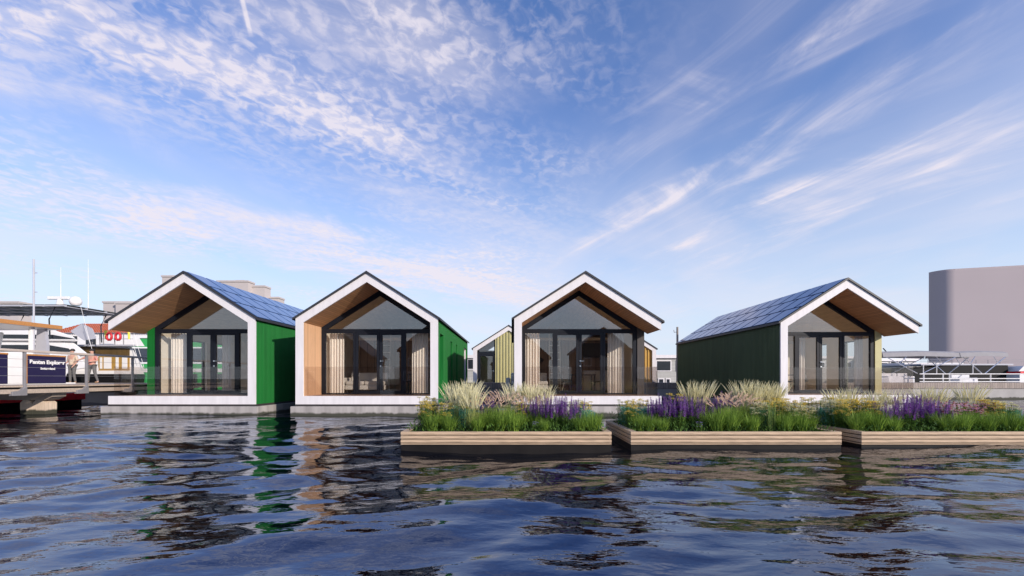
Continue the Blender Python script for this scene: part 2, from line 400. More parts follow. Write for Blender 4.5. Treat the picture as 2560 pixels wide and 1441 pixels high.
    fr.box(-1.97, 1.97, F0-.002, F1, 2.95, 3.05)
    fr.box(-.885, .885, F0+.004, F1, 2.915, 2.949)
    fr.box(-.885, .885, F0+.004, F1, DZ, DZ+.025)
    P('window_frame', fr, M['black'])
    gx = 1.965
    g = MB().xz([(-gx,3.052),(gx,3.052),(gx,zs(gx)-.15),(0,zs(0)-.15),(-gx,zs(gx)-.15)], F0+.05, F0+.062)
    P('gable_pane', g, M['gable_glass'])
    for sd in (-1, 1):
        xa, xb = sorted((sd*.965, sd*1.965))
        P('side_pane', MB().box(xa, xb, F0+.05, F0+.062, DZ+.05, 2.9), M['glass'])
        # door leaf
        xa, xb = sorted((sd*.006, sd*.88)); st = .095
        d = MB(); z0, z1 = DZ+.03, 2.91
        d.box(xa, xa+st, F0+.012, F0+.08, z0, z1).box(xb-st, xb, F0+.012, F0+.08, z0, z1)
        d.box(xa+st, xb-st, F0+.013, F0+.079, z0, z0+.11).box(xa+st, xb-st, F0+.013, F0+.079, z1-.075, z1)
        dr = P('door', d, M['black'])
        obj('glass_pane', MB().box(xa+st, xb-st, F0+.045, F0+.055, z0+.11, z1-.075), M['glass'], dr, local=True)
        if sd > 0:
            k = MB()
            for zz in (1.88, 1.70): k.tube([(.045,F0+.012,zz),(.045,F0-.012,zz)], .028, 12)
            k.tube([(.045,F0-.01,1.88),(.045,F0-.05,1.88)], .01, 8).box(.045, .175, F0-.055, F0-.04, 1.872, 1.888)
            obj('handle', k, M['metal'], dr, local=True)
    # balustrade
    bl = MB(); bx0 = -2.44 if lopen else -WI+.02; bx1 = 2.44 if ropen else WI-.02
    bl.box(bx0, bx1, .11, .122, DZ, 1.64)
    if lopen: bl.box(-2.44, -2.428, .123, REC, DZ, 1.64)
    if ropen: bl.box(2.428, 2.44, .123, REC, DZ, 1.64)
    P('glass_balustrade', bl, M['rail_glass'])
    # back wall and inner partition
    bk = MB()
    if see_through:
        bk.box(-WI, -1.9, LEN-.12, LEN-.02, DZ, 3.05).box(1.9, WI, LEN-.12, LEN-.02, DZ, 3.05).box(-.06, .06, LEN-.12, LEN-.02, DZ, 3.05).box(-WI, WI, LEN-.119, LEN-.021, 3.05, 3.14)
        P('back_frame', bk, M['black'])
        P('back_pane', MB().xz([(-1.9,DZ),(1.9,DZ),(1.9,3.0),(0,zs(0)-.1),(-1.9,3.0)], LEN-.08, LEN-.07), M['glass'])
        pt = MB()
        sx = -1 if xc < 0 else 1
        xa, xb = sorted((sx*.55, sx*WI)); pt.box(xa, xb, 5.5, 5.6, DZ, 2.9)
        P('partition', pt, M['interior'])
        P('roof_post', MB().box(.30, .40, 5.5, 5.6, DZ, zs(.4)), M['intwood'])
    else:
        bk.box(-WI, WI, LEN-.12, LEN-.02, DZ, 3.1).xz([(-WI,3.1),(WI,3.1),(0,zs(0))], LEN-.12, LEN-.02)
        P('back_wall', bk, M['interior'])
        pt = MB().box(-WI, WI, part_y, part_y+.1, DZ, 2.9)
        P('partition', pt, M['intdark'])
        P('loft_floor', MB().box(-WI, WI, part_y-.15, LEN-.13, 2.9, 3.02), M['intwood'])
    return h
G, OS, OL = M['green'], M['oliveshade'], M['olive']
H1 = house(-10.93, 0, 'leftmost floating house, green clad with blue solar roof and open left terrace', G, lopen=True, panels=1, see_through=True,
           wins=[(-1,3.0,4.25,.7,2.8,'window'),(-1,4.95,5.85,.7,2.8,'window'),(-1,7.2,8.4,.7,2.8,'window')])
H2 = house(-4.843, 0, 'green floating house enclosed on both sides by its white gable frame, timber lined porch', G,
           wins=[(1,.45,1.3,DZ,2.8,'open'),(1,3.1,3.7,1.0,2.75,'window'),(1,4.9,5.4,1.0,2.75,'window'),(1,8.1,9.7,.7,2.85,'window')])
H3 = house(2.45, 0, 'charcoal clad floating house in the middle, behind the first planter, terrace open at right', M['darkclad'], ropen=True)
H4 = house(11.93, 1.0, 'rightmost floating house, olive side wall with shade in its colour and dark blue solar roof', OS, end_mat=OL, ropen=True, panels=-1, see_through=True,
           wins=[(1,2.35,3.15,.7,2.8,'window'),(1,4.1,4.8,.7,2.8,'window'),(1,6.4,7.6,.7,2.8,'window')])

# curtains
curtain(-10.93, 0, -1.78, -1.2, 'cream curtain behind the left pane of the leftmost green house')
curtain(-4.843, 0, -1.95, -1.42, 'cream curtain at the left side pane of the green house with the ladder')
curtain(-4.843, 0, 1.12, 1.72, 'cream curtain at the right side pane of the green house with the ladder')
curtain(2.45, 0, -1.95, -1.42, 'cream curtain at the left side pane of the charcoal house')
curtain(2.45, 0, 1.12, 1.72, 'cream curtain at the right side pane of the charcoal house')
curtain(11.93, 1.0, 1.60, 1.95, 'cream curtain at the right side pane of the olive house')
curtain(11.93, 1.0, -.55, -.2, 'narrow cream curtain behind the left door of the olive house', y=2.0)
curtain(-10.93, 0, -.22, .12, 'narrow cream curtain behind the doors of the leftmost green house', y=2.3)

# furniture behind the glass
def ladder(x, y, label):
    t = thing('ladder', label, 'ladder', (x, y, DZ), 'loft ladders')
    for sd in (-1, 1): obj('rail', MB().tube([(sd*.22,-.25,0),(sd*.22,.12,2.75)], .018, 8), M['ladder'], t, local=True)
    for k in range(9):
        q = (k+.7)/9.4; yy = -.25+.37*q; z = 2.75*q
        obj('rung', MB().tube([(-.22,yy,z),(.22,yy,z)], .016, 8), M['ladder'], t, local=True)
ladder(-4.843-.42, 3.7, 'pale loft ladder behind the right door leaf of the second green house')
ladder(2.45-.68, 3.7, 'pale loft ladder behind the doors of the charcoal house')
def table(x, y, label):
    t = thing('dining_table', label, 'table', (x, y, DZ), 'dining tables')
    obj('tabletop', MB().box(-.5, .5, -.4, .4, .71, .75), M['dark_furn'], t, local=True, bevel=.006)
    for a in (-1, 1):
        for b in (-1, 1): obj('leg', MB().box(a*.46-.02, a*.46+.02, b*.36-.02, b*.36+.02, 0, .71), M['dark_furn'], t, local=True)
def chair_proto():
    t = thing('dining_chair', 'x', 'chair', (0,0,0), 'bucket dining chairs')
    rings = []
    for (y, z, w) in ((-.22,.46,.20),(-.1,.43,.22),(.1,.43,.22),(.19,.50,.22),(.24,.65,.21),(.27,.82,.17)):
        rings.append([(-w,y,z+.05),(-w*.6,y,z),(w*.6,y,z),(w,y,z+.05),(w*.6,y+.02,z+.025),(-w*.6,y+.02,z+.025)])
    obj('seat_shell', MB().loft(rings), M['dark_furn'], t, local=True, smooth=True)
    for a in (-1, 1):
        for b in (-1, 1): obj('leg', MB().tube([(a*.1,b*.1,.43),(a*.22,b*.22,0)], .013, 8), M['oldwood'], t, local=True)
    return t
ch = chair_proto()
spots = [(-4.843+.62, 3.1, R(-90), 'dark bucket chair left of the table in the second green house'), (-4.843+1.75, 3.3, R(90), 'dark bucket chair right of the table in the second green house'),
         (2.45-.25, 3.2, R(90), 'dark bucket chair left of the table in the charcoal house'), (2.45+1.0, 3.2, R(-90), 'dark bucket chair right of the table in the charcoal house'),
         (11.93-.62, 3.6, R(20), 'dark bucket chair at the left of the dining table in the olive house'), (11.93+.1, 3.7, R(-25), 'dark bucket chair at the right of the dining table in the olive house')]
for i, (x, y, rz, lb) in enumerate(spots):
    o = ch if i == 0 else dup(ch, (x, y, DZ), lb, rz)
    o.location = (x, y, DZ); o.rotation_euler.z = rz; o['label'] = lb
table(-4.843+1.2, 3.2, 'dark dining table behind the right pane of the second green house')
table(2.45+.38, 3.3, 'dark dining table behind the doors of the charcoal house')
table(11.93-.3, 4.6, 'dark dining table behind the doors of the olive house')
def sofa(x, y, label):
    t = thing('sofa', label, 'sofa', (x, y, DZ), 'pale sofas')
    obj('base', MB().box(-.75, .75, -.4, .4, .14, .32), M['sofa'], t, local=True, bevel=.03)
    for a in (-1, 1): obj('cushion', MB().box(a*.37-.36, a*.37+.36, -.42, .28, .325, .48), M['sofa'], t, local=True, bevel=.05)
    obj('backrest', MB().box(-.75, .75, .29, .48, .14, .82), M['sofa'], t, local=True, bevel=.05)
    obj('armrest', MB().box(-.95, -.76, -.4, .48, .14, .62), M['sofa'], t, local=True, bevel=.05)
    for a in (-1, 1):
        for b in (-1, 1): obj('leg', MB().tube([(a*.66,b*.33,.14),(a*.68,b*.35,0)], .015, 8), M['dark_furn'], t, local=True)
sofa(-4.843-.95, 3.0, 'pale sofa behind the left pane of the second green house')
sofa(2.45-1.75, 3.3, 'pale sofa peeking past the left curtain of the charcoal house')
k = thing('kitchen_counter', 'pale kitchen counter behind the right door of the charcoal house', 'kitchen counter', (2.45+1.35, 4.3, DZ))
obj('cabinet', MB().box(-.75, .7, -.3, .3, .08, .88), M['interior'], k, local=True)
obj('worktop', MB().box(-.77, .72, -.32, .3, .881, .92), M['boatwhite'], k, local=True)
obj('upper_cupboard', MB().box(-.75, .7, .0, .3, 1.5, 2.1), M['dark_furn'], k, local=True)
for a in (-.27, .21): obj('cabinet_gap', MB().box(a, a+.012, -.303, -.3005, .1, .87), M['dark_furn'], k, local=True)
p_ = thing('wall_picture', 'framed pale picture behind the right pane of the charcoal house', 'picture', (2.45+1.84, 4.62, DZ+.95))
obj('frame', MB().box(-.22, .22, 0, .03, 0, .6), M['dark_furn'], p_, local=True)
obj('print', MB().box(-.2, .2, -.004, -.001, .02, .58), mat('picture_wash', (.5,.55,.55), .6, var=.35, vscale=4), p_, local=True)
lb = thing('wall_lamp', 'dark wall lamp left of the ladder in the charcoal house', 'lamp', (2.45-1.25, 4.6, 1.9))
obj('lamp_shade', MB().tube([(0,-.18,.02),(.05,-.3,.16)], .05, 12, .12), M['dark_furn'], lb, local=True)
obj('arm', MB().tube([(0,.09,0),(0,-.18,.02)], .012, 8), M['metal'], lb, local=True)

# ------------------------------------------------------------------ houses behind the quay (their far ends face us)
def back_house(xc, yf, label, clad, door=True):
    h = thing('floating_house', label, 'house', (xc, yf, 0), 'white-framed floating houses')
    P = lambda name, mb, m, **k: obj(name, mb, m, h, local=True, **k)
    P('pontoon', MB().box(-2.5, 2.5, -.1, 8.1, -.5, .315), M['concrete'])
    f = MB().xz([(-HW,zr(HW)),(0,zr(0)),(HW,zr(HW)),(HW,zs(HW)),(0,zs(0)),(-HW,zs(HW))], 0, .3)
    f.box(-HW, HW, -.003, .3, .32, DZ)
    f.xz([(-HW,DZ),(-WI,DZ),(-WI,zs(WI)),(-HW,zs(HW))], 0, .3); f.xz([(HW,DZ),(WI,DZ),(WI,zs(WI)),(HW,zs(HW))], 0, .3)
    P('front_frame', f, M['white'])
    P('roof', MB().xz([(-2.47,zr(2.47)+.004),(0,zr(0)+.004),(2.47,zr(2.47)+.004),(2.47,zr(2.47)+.075),(0,zr(0)+.075),(-2.47,zr(2.47)+.075)], -.05, 8), M['rooftrim'])
    w = MB(); x0 = -.9 if door else -WI
    n = int((WI-x0)/.2)
    for i in range(n):
        a = x0+(WI-x0)*i/n; b = x0+(WI-x0)*(i+1)/n
        w.xz([(a,DZ),(b,DZ),(b,zs(b)),(a,zs(a))] if a*b >= 0 else [(a,DZ),(b,DZ),(b,zs(b)),(0,zs(0)),(a,zs(a))], .14, .2)
        c = b-.07
        w.xz([(c,DZ),(b-.005,DZ),(b-.005,zs(b)-.02),(c,zs(c)-.02)], .085, .145)
    P('gable_wall', w, clad)
    s = MB().box(-HW, -2.2, .3, 8, .384, zr(HW)-.01).box(2.2, HW, .3, 8, .384, zr(HW)-.01).box(-2.2, 2.2, 7.8, 8, .384, 3.2)
    P('wall', s, clad)
    if door:
        fr = MB().box(-WI, -2.0, .2, .28, DZ, 3.0).box(-.98, -.9, .2, .28, DZ, zs(.98)).box(-2.0, -.98, .199, .281, 2.85, 3.05)
        P('window_frame', fr, M['black'])
        P('gable_pane', MB().xz([(-2.0,3.05),(-.98,3.05),(-.98,zs(.98)),(-2.0,zs(2.0))], .235, .245), M['glass'])
        d = P('door', MB().box(-2.0, -1.9, .205, .275, DZ, 2.85).box(-1.08, -.985, .205, .275, DZ, 2.85).box(-1.9, -1.08, .206, .274, DZ, DZ+.1).box(-1.9, -1.08, .206, .274, 2.75, 2.85), M['black'])
        obj('glass_pane', MB().box(-1.9, -1.08, .235, .245, DZ+.1, 2.75), M['glass'], d, local=True)
        obj('handle', MB().tube([(-1.03,.2,1.75),(-1.03,.15,1.75)], .04, 10).box(-1.16, -1.02, .14, .16, 1.74, 1.77), M['metal'], d, local=True)
        P('inner_wall', MB().box(-2.2, 2.2, 3, 3.1, DZ, 3.3), M['intwood'])
back_house(-.22, 15.0, 'pale olive clad house behind the quay, seen between the two middle floating houses', OL)
back_house(7.3, 15.2, 'ochre clad house behind the quay, mostly hidden by the charcoal house', M['ochre'], door=False)

# ------------------------------------------------------------------ planters
FY = -7.13; PD = 2.13; PL = 3.69
def planter(x0, label):
    t = thing('floating_planter', label, 'planter', (x0+PL/2, FY+PD/2, 0), 'floating timber planters')
    x1, y0, y1 = x0+PL, FY, FY+PD; zt, zb, n = .311, .086, 3
    ph = .054; gap = .015; zz = [zt-(i+1)*ph-i*gap for i in range(3)]
    def wall(name, f):
        mb = MB()
        for z in zz: f(mb, z, z+ph)
        f(mb, zb, zz[-1]-gap)
        obj(name, mb, M['plank'], t, bevel=.004)
    wall('front_boards', lambda m, a, b: m.box(x0, x1, y0, y0+.04, a, b))
    wall('back_boards', lambda m, a, b: m.box(x0, x1, y1-.04, y1, a, b))
    wall('side_boards', lambda m, a, b: m.box(x0, x0+.04, y0+.042, y1-.042, a, b))
    wall('side_boards', lambda m, a, b: m.box(x1-.04, x1, y0+.042, y1-.042, a, b))
    c = MB(); w = .075
    c.box(x0+.041, x0+.041+w, y0+.041, y1-.041, zt-.02, zt-.002).box(x1-.041-w, x1-.041, y0+.041, y1-.041, zt-.02, zt-.002)
    obj('inner_rim', c, M['plank'], t)
    obj('backing', MB().box(x0+.03, x1-.03, y0+.03, y1-.03, .02, .2), M['planterbase'], t)
    obj('float_base', MB().box(x0+.006, x1-.006, y0+.008, y1-.008, -.25, .076), M['planterbase'], t)
    # soil with uneven surface
    sm = MB(); nx, ny = 40, 24; vs = []
    for j in range(ny+1):
        for i in range(nx+1):
            vs.append((x0+.05+(PL-.1)*i/nx, y0+.05+(PD-.1)*j/ny, .262+random.random()*.02))
    sm.add(vs, [(j*(nx+1)+i, j*(nx+1)+i+1, (j+1)*(nx+1)+i+1, (j+1)*(nx+1)+i) for j in range(ny) for i in range(nx)])
    obj('soil', sm, M['soil'], t)
PX = [wx(1001.5, 7.87), wx(1577, 7.87), wx(2154, 7.87)]
planter(PX[0], 'left wooden floating planter in front of the two middle houses')
planter(PX[1], 'middle wooden floating planter below the gap between charcoal and olive houses')
planter(PX[2], 'right wooden floating planter cut off by the picture edge')

# ------------------------------------------------------------------ plants
def blade(mb, b, ang, lean, ln, w, seg=4, droop=1.0, w_top=.1, twist=0):
    """curved tapering ribbon from base b"""
    d = Vector((math.cos(ang), math.sin(ang), 0)); p = Vector((-math.sin(ang), math.cos(ang), 0))
    if twist: p = (p*math.cos(twist)+d*math.sin(twist)).normalized()
    pos = Vector(b); vs = []; a = lean*.25
    for i in range(seg+1):
        t = i/seg; ww = w*(1-t*(1-w_top))*.5
        vs += [pos-p*ww, pos+p*ww]
        a = lean*(.25+.75*droop*t*t)
        pos = pos+(d*math.sin(a)+Vector((0,0,1))*math.cos(a))*(ln/seg)
    mb.add(vs, [(2*i, 2*i+1, 2*i+3, 2*i+2) for i in range(seg)])
    return pos, d*math.sin(a)+Vector((0,0,1))*math.cos(a)
def leaf(mb, p, d, ln, w):
    d = Vector(d).normalized(); s = d.cross(Vector((random.uniform(-.3,.3),random.uniform(-.3,.3),1))).normalized()*w*.5
    p = Vector(p); mb.add([p, p+d*ln*.45-s, p+d*ln, p+d*ln*.45+s], [(0,1,2,3)])
rnd = random.uniform
def P_(name, mb, m, t): return obj(name, mb, m, t, local=True, recalc=False)
def make_tuft(seed, h=.37, n=300, spread=.17):
    random.seed(seed); t = thing('grass_tuft', '', 'grass tuft'); mb = MB()
    for i in range(n):
        a = rnd(0, 6.283); r = spread*math.sqrt(random.random())*.55
        blade(mb, (r*math.cos(a), r*math.sin(a), 0), a+rnd(-.6,.6), rnd(.15,1.75), h*rnd(.6,1.15), rnd(.008,.014), 4, rnd(.7,1.1), .1, rnd(-.6,.6))
    P_('blades', mb, L['grass'], t); return t
def make_feather(seed, n=80, h=.78):
    random.seed(seed); t = thing('feather_grass', '', 'ornamental grass'); st = MB(); pl = MB(); bl = MB()
    for i in range(n):
        a = rnd(0, 6.283); r = .10*math.sqrt(random.random()); hh = h*rnd(.72,1.05)
        b = (r*math.cos(a), r*math.sin(a), 0); le = rnd(.02,.42)
        p, d = blade(st, b, a, le, hh*.62, .0045, 4, 1.0, .7, rnd(-1,1))
        sd = d.cross(Vector((rnd(-1,1),rnd(-1,1),.2))).normalized(); sd2 = d.cross(sd); q = p-d*.02; hl = hh*.40
        bend = Vector((math.cos(a), math.sin(a), 0))*hl*rnd(.05,.3)
        for s in (sd, sd2):
            wv = rnd(.005,.009)
            pts = [q, q+d*hl*.3+bend*.1, q+d*hl*.65+bend*.45, q+d*hl+bend]
            ws = (.002, wv, wv*.75, .0012)
            pl.add([z for k in range(4) for z in (pts[k]-s*ws[k]*.5*2, pts[k]+s*ws[k]*.5*2)], [(2*k,2*k+1,2*k+3,2*k+2) for k in range(3)])
    for i in range(150):
        a = rnd(0, 6.283); r = .1*math.sqrt(random.random())
        blade(bl, (r*math.cos(a), r*math.sin(a), 0), a, rnd(.1,.9), rnd(.25,.48), .006, 4, 1, .1, rnd(-.8,.8))
    P_('stems', st, L['featherstem'], t); P_('plumes', pl, L['feather'], t); P_('blades', bl, L['featherstem'], t); return t
def make_fountain(seed, n=26):
    random.seed(seed); t = thing('fountain_grass', '', 'ornamental grass'); bl = MB(); st = MB(); pl = MB()
    for i in range(300):
        a = rnd(0, 6.283); r = .11*math.sqrt(random.random())
        blade(bl, (r*math.cos(a), r*math.sin(a), 0), a+rnd(-.4,.4), rnd(.2,1.5), rnd(.30,.50), rnd(.008,.014), 4, 1, .1, rnd(-.6,.6))
    for i in range(n):
        a = rnd(0, 6.283); r = .08*math.sqrt(random.random()); le = rnd(.1,.85)
        p, d = blade(st, (r*math.cos(a), r*math.sin(a), 0), a, le, rnd(.40,.52), .004, 5, 1, .7)
        ln = rnd(.10,.15); out = Vector((math.cos(a), math.sin(a), -.5)); nb = 90
        for k in range(nb):                                   # bottle-brush of fine bristles along an arched axis
            u = k/nb; c = p+d*ln*u+out*ln*u*u*.35
            v = Vector((rnd(-1,1),rnd(-1,1),rnd(-1,1))).normalized()
            rr = .022*math.sin(math.pi*min(1, u*.85+.15))+.003
            tip = c+v*rr+d*.012; s = v.cross(d); s = s.normalized()*.0028 if s.length > 1e-4 else Vector((.0028,0,0))
            pl.add([c-s, c+s, tip], [(0,1,2)])
        pl.tube([p, p+d*ln*.5+out*ln*.09, p+d*ln+out*ln*.35], .006, 5, .003)
    P_('blades', bl, L['grass'], t); P_('stems', st, L['featherstem'], t); P_('plumes', pl, L['pinkplume'], t); return t
def make_salvia(seed, n=11, h=.62):
    random.seed(seed); t = thing('purple_salvia', '', 'flowering plant'); st = MB(); fl = MB()
    for i in range(n):
        a = rnd(0, 6.283); r = .13*math.sqrt(random.random()); b = Vector((r*math.cos(a), r*math.sin(a), 0)); hh = h*rnd(.58,1.10)
        top = b+Vector((math.cos(a)*rnd(.0,.09), math.sin(a)*rnd(.0,.09), hh))
        st.tube([b, (b+top)/2+Vector((rnd(-.01,.01),rnd(-.01,.01),0)), top], .003, 5, .002)
        fs = rnd(.52,.62)
        for k in range(64):
            u = rnd(.02, fs); c = b.lerp(top, u); q = rnd(0, 6.283)
            leaf(st, c, (math.cos(q), math.sin(q), rnd(-.1,.7)), rnd(.035,.065)*(1.15-u*.6), rnd(.012,.02))
        nw = 15
        for k in range(nw):
            u = fs+(1-fs)*k/(nw-1); c = b.lerp(top, u); rr = .030*(1-.55*k/nw)
            for m_ in range(8):
                q = m_*.785+k*.5+rnd(-.2,.2); v = Vector((math.cos(q), math.sin(q), rnd(.1,.7)))
                leaf(fl, c, v, rr*rnd(.9,1.4), .018)
    P_('stems', st, L['salvialeaf'], t); P_('flowers', fl, L['purple'], t); return t
def make_yarrow(seed, n=38, h=.52, fm='yellowfl'):
    random.seed(seed); t = thing('yellow_yarrow', '', 'flowering plant'); st = MB(); fl = MB()
    for i in range(n):
        a = rnd(0, 6.283); r = .15*math.sqrt(random.random()); b = Vector((r*math.cos(a)*.8, r*math.sin(a)*.8, 0))
        top = b+Vector((math.cos(a)*rnd(0,.08), math.sin(a)*rnd(0,.08), h*rnd(.55,1.10)))
        st.tube([b, top], .0025, 5)
        for k in range(26):
            u = rnd(.02,.85); c = b.lerp(top, u); q = rnd(0, 6.283)
            leaf(st, c, (math.cos(q), math.sin(q), rnd(0,.9)), rnd(.03,.07), rnd(.006,.012))
        R0 = rnd(.026,.046)
        for k in range(44):
            q = rnd(0, 6.283); rr = R0*math.sqrt(random.random()); c = top+Vector((rr*math.cos(q), rr*math.sin(q), rnd(-.010,.012)-rr*.35))
            v = Vector((math.cos(q), math.sin(q), rnd(.0,.5)))
            leaf(fl, c, v, rnd(.016,.024), .018)
    P_('stems', st, L['yleaf'], t); P_('flowers', fl, L[fm], t); return t
def make_teal(seed, n=900):
    random.seed(seed); t = thing('teal_foliage_plant', '', 'foliage plant'); st = MB(); fl = MB()
    for i in range(n):
        q = rnd(0, 6.283); z = rnd(.0,1.); rr = .19*(1-.45*z*z)*math.sqrt(random.random())
        c = Vector((rr*math.cos(q), rr*math.sin(q), .36*z)); leaf(st, c, (math.cos(q)*.8, math.sin(q)*.8, rnd(.2,1.4)), rnd(.035,.07), rnd(.008,.016))
    for i in range(12):
        q = rnd(0, 6.283); rr = .15*math.sqrt(random.random()); top = Vector((rr*math.cos(q), rr*math.sin(q), rnd(.34,.43)))
        st.tube([top-Vector((0,0,.15)), top], .002, 4)
        hd = MB()
        for k in range(9):
            w = k*.7; leaf(hd, top, (math.cos(w), math.sin(w), .25), .024, .015)
        P_('flower_head', hd, L['creamfl'], t)
    P_('leaves', st, L['tealleaf'], t); return t
def make_cone(seed, n=17, h=.48):
    random.seed(seed); t = thing('pink_coneflower', '', 'flowering plant'); st = MB(); fl = MB(); co = MB()
    for i in range(n):
        a = rnd(0, 6.283); r = .16*math.sqrt(random.random()); b = Vector((r*math.cos(a)*.7, r*math.sin(a)*.7, 0))
        top = b+Vector((math.cos(a)*rnd(0,.1), math.sin(a)*rnd(0,.1), h*rnd(.62,1.08)))
        st.tube([b, top], .003, 5)
        for k in range(22):
            u = rnd(.02,.75); c = b.lerp(top, u); q = rnd(0, 6.283)
            leaf(st, c, (math.cos(q), math.sin(q), rnd(0,.7)), rnd(.05,.09), rnd(.014,.024))
        hd = MB()
        for k in range(12):
            q = k*.5236+rnd(-.1,.1); v = Vector((math.cos(q), math.sin(q), -.25))
            leaf(hd, top, v, rnd(.046,.062), .024)
        ho = P_('flower_head', hd, L['pinkfl'], t)
        P_('cone', MB().ball(top+Vector((0,0,.006)), .014, n=8, m=5), L['cone'], ho)
    P_('stems', st, L['salvialeaf'], t); return t
def make_reed(seed, n=26):
    random.seed(seed); t = thing('horsetail_reed', '', 'reed'); st = MB(); jt = MB()
    for i in range(n):
        a = rnd(0, 6.283); r = .11*math.sqrt(random.random()); b = Vector((r*math.cos(a), r*math.sin(a)*.6, 0)); hh = rnd(.35,.60)
        top = b+Vector((rnd(-.03,.03), rnd(-.03,.03), hh)); st.tube([b, top], .004, 6, .003)
        for k in range(1, 6): c = b.lerp(top, k/6); jt.tube([c, c+Vector((0,0,.006))], .0052, 6)
    P_('stems', st, L['reed'], t); P_('joints', jt, L['grassdark'], t); return t
def make_lilac(seed):
    random.seed(seed); t = thing('lilac_ground_flower', '', 'flowering plant'); st = MB(); fl = MB()
    for i in range(16):
        a = rnd(0, 6.283); r = .09*math.sqrt(random.random()); b = Vector((r*math.cos(a), r*math.sin(a), 0)); top = b+Vector((rnd(-.02,.02),rnd(-.03,.01),rnd(.10,.19)))
        st.tube([b, top], .002, 4)
        for k in range(8): q = rnd(0, 6.283); leaf(st, b.lerp(top, rnd(.1,.8)), (math.cos(q), math.sin(q), .6), .04, .01)
        hd = MB()
        for k in range(6): leaf(hd, top, (math.cos(k*1.05), math.sin(k*1.05)-.2, .3), .02, .015)
        P_('flower_head', hd, L['lilac'], t)
    P_('stems', st, L['salvialeaf'], t); return t
PROTO = {'tuft': [make_tuft(s) for s in (11,12,13)], 'feather': [make_feather(s) for s in (21,22,23)], 'fountain': [make_fountain(31), make_fountain(32)],
         'salvia': [make_salvia(s) for s in (41,42,43)], 'yarrow': [make_yarrow(51), make_yarrow(52), make_yarrow(53, fm='creamfl')],
         'teal': [make_teal(61), make_teal(62)], 'cone': [make_cone(71), make_cone(72)], 'reed': [make_reed(81)], 'lilac': [make_lilac(91)]}
DESC = {'tuft': 'low bright green grass tufts', 'feather': 'tall pale feather grass clumps', 'fountain': 'pink plumed fountain grass clumps', 'salvia': 'purple salvia plants',
        'yarrow': 'yellow flowered yarrow plants', 'teal': 'blue-green foliage plants', 'cone': 'pink coneflower plants', 'reed': 'upright green reed bunches', 'lilac': 'small lilac flowers'}
SING = {'tuft': 'low bright green grass tuft', 'feather': 'tall pale feather grass clump', 'fountain': 'pink plumed fountain grass clump', 'salvia': 'purple salvia plant',
        'yarrow': 'yellow flowered yarrow plant', 'teal': 'blue-green foliage plant', 'cone': 'pink coneflower plant', 'reed': 'upright green reed bunch', 'lilac': 'small lilac flower patch'}
ORD = ['first','second','third','fourth','fifth','sixth','seventh','eighth','ninth','tenth','eleventh','twelfth','thirteenth','fourteenth','fifteenth','sixteenth','seventeenth','eighteenth','nineteenth','twentieth','twenty-first']
